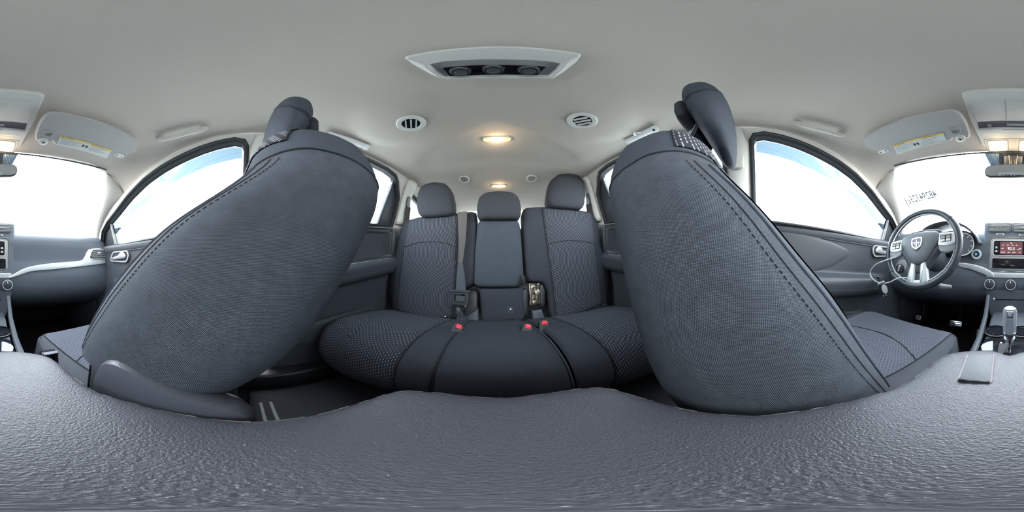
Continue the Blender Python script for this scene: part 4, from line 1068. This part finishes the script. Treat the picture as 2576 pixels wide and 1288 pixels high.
# cushions
cpr = [(.845, -.370), (.805, -.338), (.76, -.318), (.65, -.290), (.55, -.276), (.47, -.274), (.415, -.288), (.372, -.318), (.350, -.365), (.345, -.42), (.365, -.475)]
cps = crp([(a, b, 0) for a, b in cpr], 4)
def strip(x0f, x1f, crown, nx=15, lift=0., edge=.018, bow=0., only=0):
    P = []
    for q in cps:
        row = []; x0, x1 = x0f(q.x, q.y), x1f(q.x, q.y)
        for i in range(nx):
            u = -1+2*i/(nx-1); x = x0+(x1-x0)*(u+1)/2
            h = crown*(1-u*u)-(edge if only*u >= 0 else 0)*max(0, (abs(u)-.86)/.14)**2
            nrm = V((0, 0, 1)) if q.y > -.30 else V((0, -1, .3)).normalized()
            fy = .30*max(0, abs(x)-.42)**1.6*0-bow*(.5-.5*cos(pi*min(1, max(0, (abs(x)-.15)/.4))))*min(1, max(0, (.75-q.x)/.3))
            row.append(V((x, q.x+fy, q.y))+nrm*(h+lift))
        P.append(row)
    return P
def kx(a, b): return lambda y, z: a+(b-a)*min(1, max(0, (.76-y)/.42))
P1 = strip(kx(-.62, -.63), kx(-.22, -.262), .010, bow=.05, only=-1); P2 = strip(kx(-.22, -.262), kx(-.13, -.158), .004, 9, edge=.0, bow=.05); P3 = strip(kx(-.13, -.158), kx(.110, .163), .010, 17, edge=.0, bow=.0)
for P_ in (P3,):
    for row in P_:
        row[-1] = row[-1]-V((0, 0, .012)); row[-2] = row[-2]-V((0, 0, .003))
c1 = build('cushion_insert', grid(P1), insertm, r60, open_=True, label='dash patterned cushion'); solid(c1, .02, toward=(0, .3, -1))
c2 = build('cushion', grid(P2), plain, r60, open_=True); solid(c2, .02, toward=(0, .3, -1))
c3 = build('cushion', grid(P3), plain, r60, open_=True, label='plain middle cushion'); solid(c3, .02, toward=(0, .3, -1))
build('seam', tube([r[0]+V((0, -.001, .001)) for r in P2[6:]], .0016, 6), seamm, c2)
build('seam', tube([r[0]+V((0, -.001, .001)) for r in P3[6:]], .0014, 6), seamm, c3)
build('piping', tube([r[-1]+V((0, -.001, .003)) for r in P3[8:]], .0026, 6), capweave, c3)
P4 = strip(kx(.122, .172), kx(.225, .285), .004, 9, edge=.0, bow=.05); P5 = strip(kx(.225, .285), kx(.62, .63), .010, bow=.05, only=1)
for row in P4: row[0] = row[0]-V((0, 0, .010))
c4 = build('cushion', grid(P4), plain, r40, open_=True); solid(c4, .02, toward=(0, .3, -1))
c5 = build('cushion_insert', grid(P5), insertm, r40, open_=True, label='dash patterned cushion'); solid(c5, .02, toward=(0, .3, -1))
build('seam', tube([r[0]+V((0, -.001, .001)) for r in P5[6:]], .0016, 6), seamm, c5)
for t, x0, x1 in ((r60, -.62, .14), (r40, .19, .62)):
    build('seat_base', box(((x0+x1)/2, .62, -.50), (x1-x0-.06, .40, .22), .03), black, t)
# buckles
def buckle(label, px, py, y, tilt, lean):
    c = at(px, py, y=y); M = Matrix.Translation(c) @ Matrix.Rotation(radians(tilt), 4, 'Y') @ Matrix.Rotation(radians(lean), 4, 'X')
    t = thing('seat_belt_buckle', label, 'buckle', M=M, group='rear seat belt buckles')
    build('housing', box((0, .0, -.0205), (.037, .030, .050), .004), black, t, local=True)
    build('release_button', box((0, -.007, -.002), (.021, .020, .018), .003), red, t, local=True, label='red release button')
    build('stalk', box((0, .006, -.06), (.024, .006, .05), .002), webbing, t, local=True)
buckle('red topped buckle under the hanging centre belt', 1155, 822, .560, 22, -38)
buckle('red topped buckle at the corner of the plain middle cushion', 1325, 822, .558, 24, -38)
buckle('red topped buckle below the exposed metal hinge', 1367, 812, .588, 10, -30)
# belts
sb_ = thing('seat_belt', 'hanging centre seat belt with its black tongue on the rear backrest', 'seat belt', bp(1158, 700, .06))
pth = [bp(1163, 533, .046), bp(1163, 550, .047), bp(1163, 600, .050), bp(1160, 640, .052), bp(1158, 662, .054), bp(1159, 690, .056), bp(1159, 735, .058)]
build('webbing', strap(pth[:5], [.052, .052, .040, .028, .022], .0014, (0, -1, .2)), browntint, sb_)
build('webbing', strap(pth[4:], [.022, .040, .052], .0014, (0, -1, .2)), webbing, sb_)
build('webbing', strap([bp(1160, 790, .06), bp(1160, 805, .055), bp(1160, 835, .03)], [.034, .044, .048], .0014, (0, -1, .2)), webbing, sb_)
Mt_ = Mrb @ Matrix.Translation((*onp(1159, 750, Mrb @ Matrix.Translation((0, 0, .062))), .062))
tg = build('tongue', ring(rr(.080, .066, .012), rr(.056, .040, .008), .014, Mt_), black, sb_)
build('tongue_bar', box((0, .034, .010), (.094, .012, .014), .003, Mt_), black, tg)
build('tongue_web', box((0, -.002, .004), (.050, .030, .006), .002, Mt_), webbing, tg)
build('metal_tongue', prism(fillet([(-.030, -.034), (.030, -.034), (.016, -.060), (.014, -.088), (-.014, -.088), (-.016, -.060)], .005), .004, Mt_, .001, .004), chrome, tg, label='shiny metal tongue')
build('tongue_hole', box((0, -.070, .0085), (.012, .016, .002), .0008, Mt_), black, tg)
def wall_belt(s, label):
    t = thing('seat_belt', label, 'seat belt', sp(.915, .37, s, .07))
    gd = fillet([(.895, .415), (.915, .415), (.922, .385), (.945, .355), (.938, .335), (.905, .345), (.895, .375)], .008)
    build('belt_guide', prism_side(gd, s, .068, .052), black, t)
    zz = [.345, .30, .25, .205]
    build('webbing', strap([sp(.918+.006*k, z, s, .066+.004*k) for k, z in enumerate(zz)], .044, .0014, (-s, -.6, 0)), browntint, t)
    build('stop_button', lathe([(0, 0), (.008, 0), (.007, .004), (0, .005)], 14, frame(sp(.922, .20, s, .072), (0, -s, 0), (0, 0, 1))), chrome, t)
wall_belt(1, 'shoulder belt through its guide on the rear pillar of the wheel side')
wall_belt(-1, 'shoulder belt through its guide on the rear pillar away from the wheel')
# floor mats and sills
for s, lab in ((-1, 'black rear floor mat behind the seat with the side shield'), (1, 'black rear floor mat behind the steering wheel seat')):
    t = thing('floor_mat', lab, 'floor mat', (s*.36, .24, ZF), group='rear floor mats')
    build('mat', pad(fillet([(s*.16, .02), (s*.58, .02), (s*.58, .44), (s*.16, .44)], .03), Matrix.Translation((0, 0, ZF+.012)), .010, .004, 6.), rubber, t)
    for k in range(2): build('stripe', box((s*.42, .052+.030*k, ZF+.0165), (.15, .010, .003), .001), greyplastic, t)
for s, nm, lab in ((-1, 'trim_9', 'dark door sill along the floor away from the wheel'), (1, 'trim_10', 'dark door sill along the floor on the wheel side')):
    o = build(nm, box((s*.655, .1, ZF+.04), (.09, 1.7, .08), .015), black); tag(o, lab, 'trim', kind='structure')

# ---------------------------------------------------------------- overhead things
oc = (onceil(1012, 143)+onceil(1467, 135)+onceil(1110, 197)+onceil(1390, 197))/4
Mu = ceil_frame(V((0.002, .212, ceil_z(0, .212))))
un = thing('climate_panel', 'pale overhead climate panel with three black knobs', 'control panel', M=Mu)
def on_local(M, px, py): return onp(px, py, M)
outer = [onp(px, py, Mu) for px, py in ((1012, 143), (1090, 128), (1180, 119), (1240, 116), (1310, 117), (1400, 125), (1467, 135), (1452, 155), (1420, 180), (1392, 197), (1300, 195), (1240, 195), (1160, 198), (1113, 199), (1080, 185), (1040, 163))]
outer = resample(fillet(outer, .006), 80)
inner = resample(fillet([onp(px, py, Mu) for px, py in ((1068, 160), (1110, 151), (1180, 146), (1240, 145), (1310, 146), (1380, 150), (1422, 157), (1408, 172), (1384, 192), (1300, 190), (1240, 190), (1170, 192), (1114, 194), (1090, 178))], .006), 80)
def align(a, b):                                        # rotate outline b so that its points face those of a
    a, b = ccw(a), ccw(b); n = len(a)
    k = min(range(n), key=lambda q: sum((V(a[i][:2])-V(b[(i+q) % n][:2])).length for i in range(0, n, 4)))
    return a, [b[(i+k) % n] for i in range(n)]
a_, b_ = align([p[:2] for p in outer], [p[:2] for p in inner])
R = [[V((*p, z)) for p in q] for q, z in ((a_, -.006), (off(a_, -.001), .004), (off(a_, -.004), .008), (off(b_, .003), .014), (b_, .013), (off(b_, -.006), .0035), (off(b_, -.007), -.004))]
build('bezel', grid(R, cu=True), pale, un, local=True)
build('well', prism(off(b_, -.003), .002, None, 0, .0005), greyplastic, un, local=True)
plate = fillet([onp(px, py, Mu) for px, py in ((1113, 170), (1180, 164), (1240, 163), (1310, 164), (1374, 167), (1352, 188), (1300, 187), (1240, 187), (1185, 189), (1132, 191))], .004)
build('face_plate', prism(plate, .003, None, .001, .002), gloss, un, local=True)
for px, py in ((1158, 181), (1241, 176), (1331, 178)):
    u = onp(px, py, Mu @ Matrix.Translation((0, 0, .012))); Mk = Matrix.Translation((u[0], u[1], .0045))
    kb = build('knob', lathe([(0, 0), (.0175, 0), (.0172, .004), (.0160, .012), (.0145, .0135), (0, .014)], 36, Mk), black, un, local=True)
    build('knob_ring', tube([Mk @ V((.0165*cos(t), .0165*sin(t), .006)) for t in np.linspace(0, 2*pi, 36, endpoint=False)], .0016, 6, True), chrome, kb, local=True)
    build('knob_face', lathe([(0, .0138), (.011, .0138), (.010, .0146), (0, .0148)], 30, Mk), dark, kb, local=True)
def dome(px, py, lx, ly, label):
    p = onceil(px, py); M = ceil_frame(p)
    t = thing('dome_light', label, 'lamp', M=M, group='dome lamps')
    o2 = rr(lx, ly, ly*.49, 8); i2 = rr(lx*.90, ly*.74, ly*.36, 8)
    R = [[V((*q, z)) for q in oo] for oo, z in ((o2, -.004), (off(o2, -.001), .005), (off(o2, -.004), .0075), (i2, .006), (off(i2, -.001), .002))]
    build('bezel', grid(R, cu=True), pale, t, local=True)
    build('lens', pad(resample(i2, 48), Matrix.Translation((0, 0, .003)), .004, .006, 2.5), lampm, t, local=True, label='amber lit lens')
    build('hot_spot', pad(ell(lx*.13, ly*.26, 24, lx*.03), Matrix.Translation((0, 0, .0088)), .001, .0008, 2.), lamphot, t, local=True)
    for x in (-.42, .42): build('lens_rib', box((x*lx*.8, 0, .0075), (.002, ly*.4, .002), .0005), lampm, t, local=True)
    li = bpy.data.lights.new('bulb', 'POINT'); li.energy = .030; li.color = (1, .70, .40); li.shadow_soft_size = .015
    lo = bpy.data.objects.new('bulb', li); COL.objects.link(lo); lo.parent = t; lo.location = (0, 0, .03)
    return t
dome(1250, 348, .122, .040, 'lit dome light between the two larger round ceiling vents')
dome(1255, 466, .105, .038, 'lit dome light above the middle rear headrest')
def vent(px, py, r, label, ang):
    p = onceil(px, py); M = ceil_frame(p) @ Matrix.Rotation(radians(ang), 4, 'Z')
    t = thing('ceiling_vent', label, 'vent', M=M, group='round ceiling vents')
    build('bezel', lathe([(r*.60, -.004), (r*.98, -.004), (r, .004), (r*.93, .0075), (r*.68, .0070), (r*.63, .004), (r*.60, -.004)], 40, None, False), pale, t, local=True)
    build('well', lathe([(0, .0010), (r*.64, .0010), (r*.64, .0020), (0, .0020)], 32), gloss, t, local=True)
    for k in (-1, 0, 1):
        x = k*r*.34; L = 2*sqrt(max(0, (r*.60)**2-x*x)); build('slat', box((0, 0, 0), (r*(.09 if ang == -30 else .18), L*.96, .0022), .0006, Matrix.Translation((x, 0, .0050)) @ Matrix.Rotation(radians(20 if ang else 68), 4, 'Y')), pale, t, local=True)
    for k in range(8):
        a = 2*pi*k/8; build('screw_dot', lathe([(0, 0), (.0016, 0), (.0014, .0006), (0, .0008)], 8, Matrix.Translation((r*.80*cos(a), r*.80*sin(a), .0052))), greyplastic, t, local=True)
vent(1034, 310, .048, 'larger round ceiling vent with open upright slats away from the wheel', -30)
vent(1465, 303, .048, 'larger round ceiling vent with slanted slats on the wheel side', 140)
vent(1168, 451, .036, 'small far round ceiling vent away from the wheel', -65)
vent(1337, 449, .036, 'small far round ceiling vent on the wheel side', 55)
# grab handles
def grab(label, a, b, drop, hook=False):
    A = onceil(*a); B = onceil(*b)
    t = thing('grab_handle', label, 'grab handle', (A+B)/2, group='ceiling grab handles')
    n = V((-.35*np.sign(A.x), 0, -1)).normalized(); d = (B-A)
    if not hook:
        ks = [0, .04, .10, .22, .5, .78, .90, .96, 1]; hs = [0, .010, .020, .024, .026, .024, .020, .010, 0]
        build('grip', tube(crp([A+d*k+n*(h*drop/.026) for k, h in zip(ks, hs)], 4), [.0062+.0018*sin(pi*min(1, i/32)) for i in range(33)], 10), beige, t)
        for p, q in ((A, .05), (B, .95)): build('end_cap', box((0, 0, 0), (.026, .018, .010), .004, frame(A+d*q+n*.005, d, n.cross(d))), beige, t)
    else:
        M = frame(A+d*.5+n*.006, d, n.cross(d)); L = d.length
        build('grip', prism(rr(L*1.04, .026, .010), .014, M, .005), white, t)
        for k in (-.47, .47): build('end_cap', prism(rr(.022, .030, .006, cx=k*L), .017, M, .004), white, t)
        build('coat_hook', tube([M @ V((-.012, -.012, .010)), M @ V((-.010, -.022, .022)), M @ V((0, -.030, .024)), M @ V((.010, -.022, .022)), M @ V((.012, -.012, .010))], .004, 8), white, t)
        build('screw_hole', lathe([(0, 0), (.005, 0), (.005, .001), (0, .0012)], 14, M @ Matrix.Translation((-.46*L, 0, .017))), gloss, t)
    return t
grab('pale grab handle above the front window away from the wheel', (400, 350), (521, 321), .026)
grab('pale grab handle above the front window by the steering wheel', (2120, 338), (1998, 307), .026)
grab('white folded grab handle with a coat hook above the rear door away from the wheel', (826, 336), (922, 367), .02, True)
grab('white folded grab handle with a coat hook above the rear door of the wheel side', (1651, 320), (1582, 353), .02, True)
# sun visors
def visor(s, label, lab1, lab2):
    Mv = frame((s*.29, -.42, .452), (-1, 0, .0), (0, -1, -.20))
    Mv = frame((s*.29, -.42, .456), (1, 0, 0), (0, 1, .22)) @ Matrix.Rotation(pi, 4, 'X')     # local Z looks down
    t = thing('sun_visor', label, 'sun visor', M=Mv)
    if s < 0: px = ((87, 340), (96, 312), (110, 290), (128, 281), (165, 285), (230, 300), (300, 325), (345, 352), (349, 366), (338, 384), (318, 388), (300, 384), (292, 396), (278, 400), (262, 396), (140, 364), (130, 352), (118, 348), (104, 356), (90, 354))
    else: px = ((2441, 334), (2432, 306), (2417, 284), (2398, 275), (2360, 280), (2290, 294), (2220, 320), (2176, 344), (2170, 358), (2182, 372), (2206, 378), (2224, 376), (2230, 386), (2245, 391), (2262, 387), (2390, 354), (2402, 342), (2416, 340), (2428, 348), (2440, 346))
    o2 = [onp(a, b, Mv) for a, b in px]; o2 = resample(fillet(o2, .008), 90)
    build('visor_panel', pad([p[:2] for p in o2], Matrix.Identity(4), .012, .010, 4.), visorm, t, local=True)
    Mz = Mv @ Matrix.Translation((0, 0, .0108)); Z = Matrix.Translation((0, 0, .0108))
    if s < 0: lq = ((152, 342), (281, 378), (268, 399), (143, 363)); yq = ((152, 342), (281, 378), (279, 382), (150.5, 346))
    else: lq = ((2373, 334), (2247, 366), (2257, 388), (2380, 352)); yq = ((2373, 334), (2247, 366), (2249, 370), (2374.5, 338))
    q = [onp(a, b, Mz) for a, b in lq]; yq = [onp(a, b, Mz) for a, b in yq]
    lb = build('warning_label', prism(q, .0006, Z), labelw, t, local=True, label='white warning label with a yellow strip')
    build('yellow_strip', prism(yq, .0009, Z), labely, lb, local=True)
    c0, c1, c3 = V((*q[0], 0)), V((*q[1], 0)), V((*q[3], 0))
    if s < 0: o_, ex, ey = c0, (c1-c0), (c3-c0)
    else: o_, ex, ey = V((*q[1], 0)), (c0-c1), (V((*q[2], 0))-c1)
    Mlb = Mv @ Matrix.Translation((0, 0, .0117))
    def lp(a, b): return o_+ex*a+ey*b
    ang = atan2(ex.y, ex.x)
    flip = 1 if (ex.x*ey.y-ex.y*ey.x) < 0 else -1
    for a, wd_ in ((.03, 'WARNING'), (.58, 'SIDE AIR BAGS')):
        p = lp(a, .10); text('\u25b2 '+wd_, .0065, Mlb @ Matrix.Translation(p) @ Matrix.Rotation(ang, 4, 'Z'), inkm, lb, 'label_heading', 'LEFT', .0002)
    for col, (a0, a1) in enumerate(((.03, .42), (.58, .93))):
        for k in range(6):
            a_ = lp(a0, .28+.11*k); b__ = lp(a1-(.06*((k*7) % 3)), .28+.11*k)
            build('small_print', tube([V((a_.x, a_.y, .0116)), V((b__.x, b__.y, .0116))], .0007, 4, flat=(.0009, .0002)), greyplastic, lb, local=True)
    for a in (.45, .52):
        p = lp(a, .58); build('pictogram', lathe([(0, 0), (.004, 0), (.004, .0004), (0, .0004)], 12, Matrix.Translation((p.x, p.y-.0, .0115))).join(box((p.x, p.y-.006, .0117), (.008, .006, .0004), 0)), inkm, lb, local=True)
    # mirror cover frame, clip and hinge
    if s < 0: cp_, mp, hp_ = (109, 356), (121, 337), (300, 392)
    else: cp_, mp, hp_ = (2416, 348), (2404, 330), (2222, 381)
    u = onp(*mp, Mz); fr_ = fillet([(u[0]-.018, u[1]-.012), (u[0]+.018, u[1]-.012), (u[0]+.012, u[1]+.012), (u[0]-.012, u[1]+.012)], .004)
    build('clip_frame', ring(off(fr_, .003), off(fr_, -.003), .003, Z), visorm, t, local=True)
    u = onp(*cp_, Mz); Mc = Matrix.Translation((u[0], u[1], .006))
    cl_ = build('clip', lathe([(0, 0), (.016, 0), (.015, .009), (.008, .012), (0, .012)], 24, Mc), pale, t, local=True)
    build('clip_hole', lathe([(0, .012), (.004, .012), (.004, .0125), (0, .0125)], 14, Mc), black, cl_, local=True)
    u = onp(*hp_, Mz); hb = build('hinge_bracket', prism(rr(.044, .020, .007, cx=u[0], cy=u[1]), .008, Matrix.Translation((0, 0, .004)), .003), pale, t, local=True)
    for dx in (-.012, .012): build('screw', lathe([(0, .012), (.003, .012), (.003, .0128), (0, .0128)], 12, Matrix.Translation((u[0]+dx, u[1], .0))), black, hb, local=True)
visor(1, 'sun visor above the steering wheel with a white and yellow label', 0, 0)
visor(-1, 'sun visor above the dash on the side away from the wheel', 0, 0)
# overhead console
Moc = frame((.0, -.45, .492), (1, 0, 0), (0, 1, .135)) @ Matrix.Rotation(pi, 4, 'X')
ov = thing('overhead_console', 'pale overhead console with two lit map lamps above the windscreen', 'overhead console', M=Moc)
def both(pxs):                                          # left half measured in the photograph, mirrored about the car's centre line
    h = [onp(a, b, Moc) for a, b in pxs]; return h
L = both(((2416, 231), (2424, 225), (2576, 216)));
ho = [onp(2417, 232, Moc), onp(2440, 300, Moc), onp(2470, 362, Moc), onp(2484, 379, Moc)]
oo = [(abs(x), y) for x, y in ho]; out_ = oo+[(-x, y) for x, y in reversed(oo)]
out_ = resample(fillet(out_, .012), 80)
out_ = [p[:2] for p in out_]
build('housing', pad(out_, Matrix.Identity(4), .020, .014, 9., .0), pale, ov, local=True)
ys0 = [p[1] for p in out_]; yl, yh = min(ys0), max(ys0)
def ly(py): return onp(2548, py, Moc)[1]
def hw(py, px): return abs(onp(px, py, Moc)[0])
bd = [(hw(246, 2437), ly(246)), (hw(296, 2457), ly(297)), (-hw(296, 2457), ly(297)), (-hw(246, 2437), ly(246))]
Zc = Matrix.Translation((0, 0, .0135))
build('bin_door', prism(fillet(bd, .006), .003, Zc, .0015), beige, ov, local=True)
build('door_split', box((.022, (ly(246)+ly(297))/2, .0168), (.0015, abs(ly(246)-ly(297))-.004, .001), .0002), greyplastic, ov, local=True)
gp = [(hw(299, 2458), ly(299)), (hw(314, 2462), ly(314)), (-hw(314, 2462), ly(314)), (-hw(299, 2458), ly(299))]
build('bin_gap', prism(gp, .0012, Zc), mat('bin_shadow', (.13, .12, .14), .7), ov, local=True)
build('bin_tray', box((-.01, ly(308), .0150), (.06, .010, .004), .001), greyplastic, ov, local=True)
build('bin_catch', box((.07, ly(309), .0155), (.012, .014, .005), .002), greyplastic, ov, local=True)
fp = [(hw(315, 2460), ly(315)), (hw(331, 2472), ly(331)), (-hw(331, 2472), ly(331)), (-hw(315, 2460), ly(315))]
build('flap', prism(fillet(fp, .004), .009, Zc, .003), pale, ov, local=True)
build('flap_slot', box((-.0, ly(318), .0228), (.07, .004, .001), .0004), greyplastic, ov, local=True)
build('lamp_panel', prism(fillet([(hw(343, 2474), ly(343)), (hw(377, 2486), ly(377)), (-hw(377, 2486), ly(377)), (-hw(343, 2474), ly(343))], .006), .002, Zc, .001), beige, ov, local=True)
for s in (1, -1):
    q = [onp(a, b, Moc) for a, b in ((2488, 350), (2532, 348), (2533, 371), (2492, 373))]; q = [(s*abs(x), y) for x, y in q]
    build('lamp_rim', ring(off(fillet(q, .004), .004), off(fillet(q, .004), 0), .0045, Zc), beige, ov, local=True)
    lm = build('map_lamp', pad(resample(fillet(q, .004), 40), Zc @ Matrix.Translation((0, 0, .002)), .002, .003, 4.), mat('map_lamp_lens', (.95, .8, .55), .3, emit=((1., .68, .32), .26)) if s > 0 else MATS['map_lamp_lens'], ov, local=True, label='lit amber map lamp')
    cx_ = sum(p[0] for p in q)/4; cy_ = sum(p[1] for p in q)/4
    build('hot_spot', pad(ell(.016, .008, 24, cx_-s*.006, cy_), Zc @ Matrix.Translation((0, 0, .0052)), .0008, .0006, 2.), lamphot, lm, local=True)
    li = bpy.data.lights.new('bulb', 'POINT'); li.energy = .02; li.color = (1, .76, .48); li.shadow_soft_size = .015
    lo = bpy.data.objects.new('bulb', li); COL.objects.link(lo); lo.parent = ov; lo.location = (cx_, cy_, .045)
# rear-view mirror
c0 = at(2548, 430, y=-.585)
Mrm = frame((0, -.585, c0.z), (-1, 0, 0), (0, .10, 1))
mi = thing('rear_view_mirror', 'rear-view mirror hanging below the overhead console', 'mirror', M=Mrm)
mo = [onp(a, b, Mrm) for a, b in ((2477, 432), (2480, 421), (2490, 416), (2548, 413), (2606, 413), (2616, 416), (2620, 425), (2618, 439), (2606, 444), (2548, 446), (2490, 446), (2479, 442))]
mo = [(x, y) for x, y in mo]; mo = [p[:2] for p in resample(fillet(mo, .006), 64)]
build('housing', pad(mo, Matrix.Rotation(0, 4, 'X'), .03, .004, 5.), black, mi, local=True)
build('mirror_glass', prism(off(mo, -.004), .0012, Matrix.Translation((0, 0, .0040))), mirrorm, mi, local=True)
build('stem', tube([V((0, .01, -.02)), V((0, .05, -.03)), V((0, .075, -.045))], [.014, .016, .020], 12), black, mi, local=True)
build('mount_cover', pad([(-.032, .020), (.032, .020), (.036, .088), (-.036, .088)], Matrix.Translation((0, 0, -.035)), .02, .010, 4.), dark, mi, local=True)
for x in (-.012, .012): build('cable', tube([V((x*.8, .015, -.015)), V((x, .045, -.018)), V((x*1.3, .085, -.02))], .0016, 6), greyplastic, mi, local=True)
# number painted on the windscreen, read from outside
A = onwind(2366, 497, .004); B = onwind(2293, 513, .004); Bt = onwind(2289.5, 495, .004)
xl = (B-A); Mn = frame(A.lerp(B, .5)+V((0, .002, 0)), xl, (Bt-B))
nm = thing('painted_number', 'pale number 48294325 painted on the windscreen above the steering wheel', 'number', M=Mn)
hgt = (Bt-B).length
text('48294325', hgt*1.30, Mn @ Matrix.Translation((0, hgt*.5, 0)), fadeink, nm, 'digits', sxy=xl.length/(hgt*1.30*4.55), bold=.0022)
E_ = onwind(2288, 508, .004); text('E', hgt*.75, Mn @ Matrix.Translation((Mn.inverted() @ E_).to_2d().to_3d()), fadeink, nm, 'small_letter', bold=.0016)
build('stroke', tube([onwind(2273.5, 496, .006), onwind(2281, 510, .006), onwind(2287.5, 522.5, .006)], .0036, 6), inkm, nm, label='dark slanted stroke')
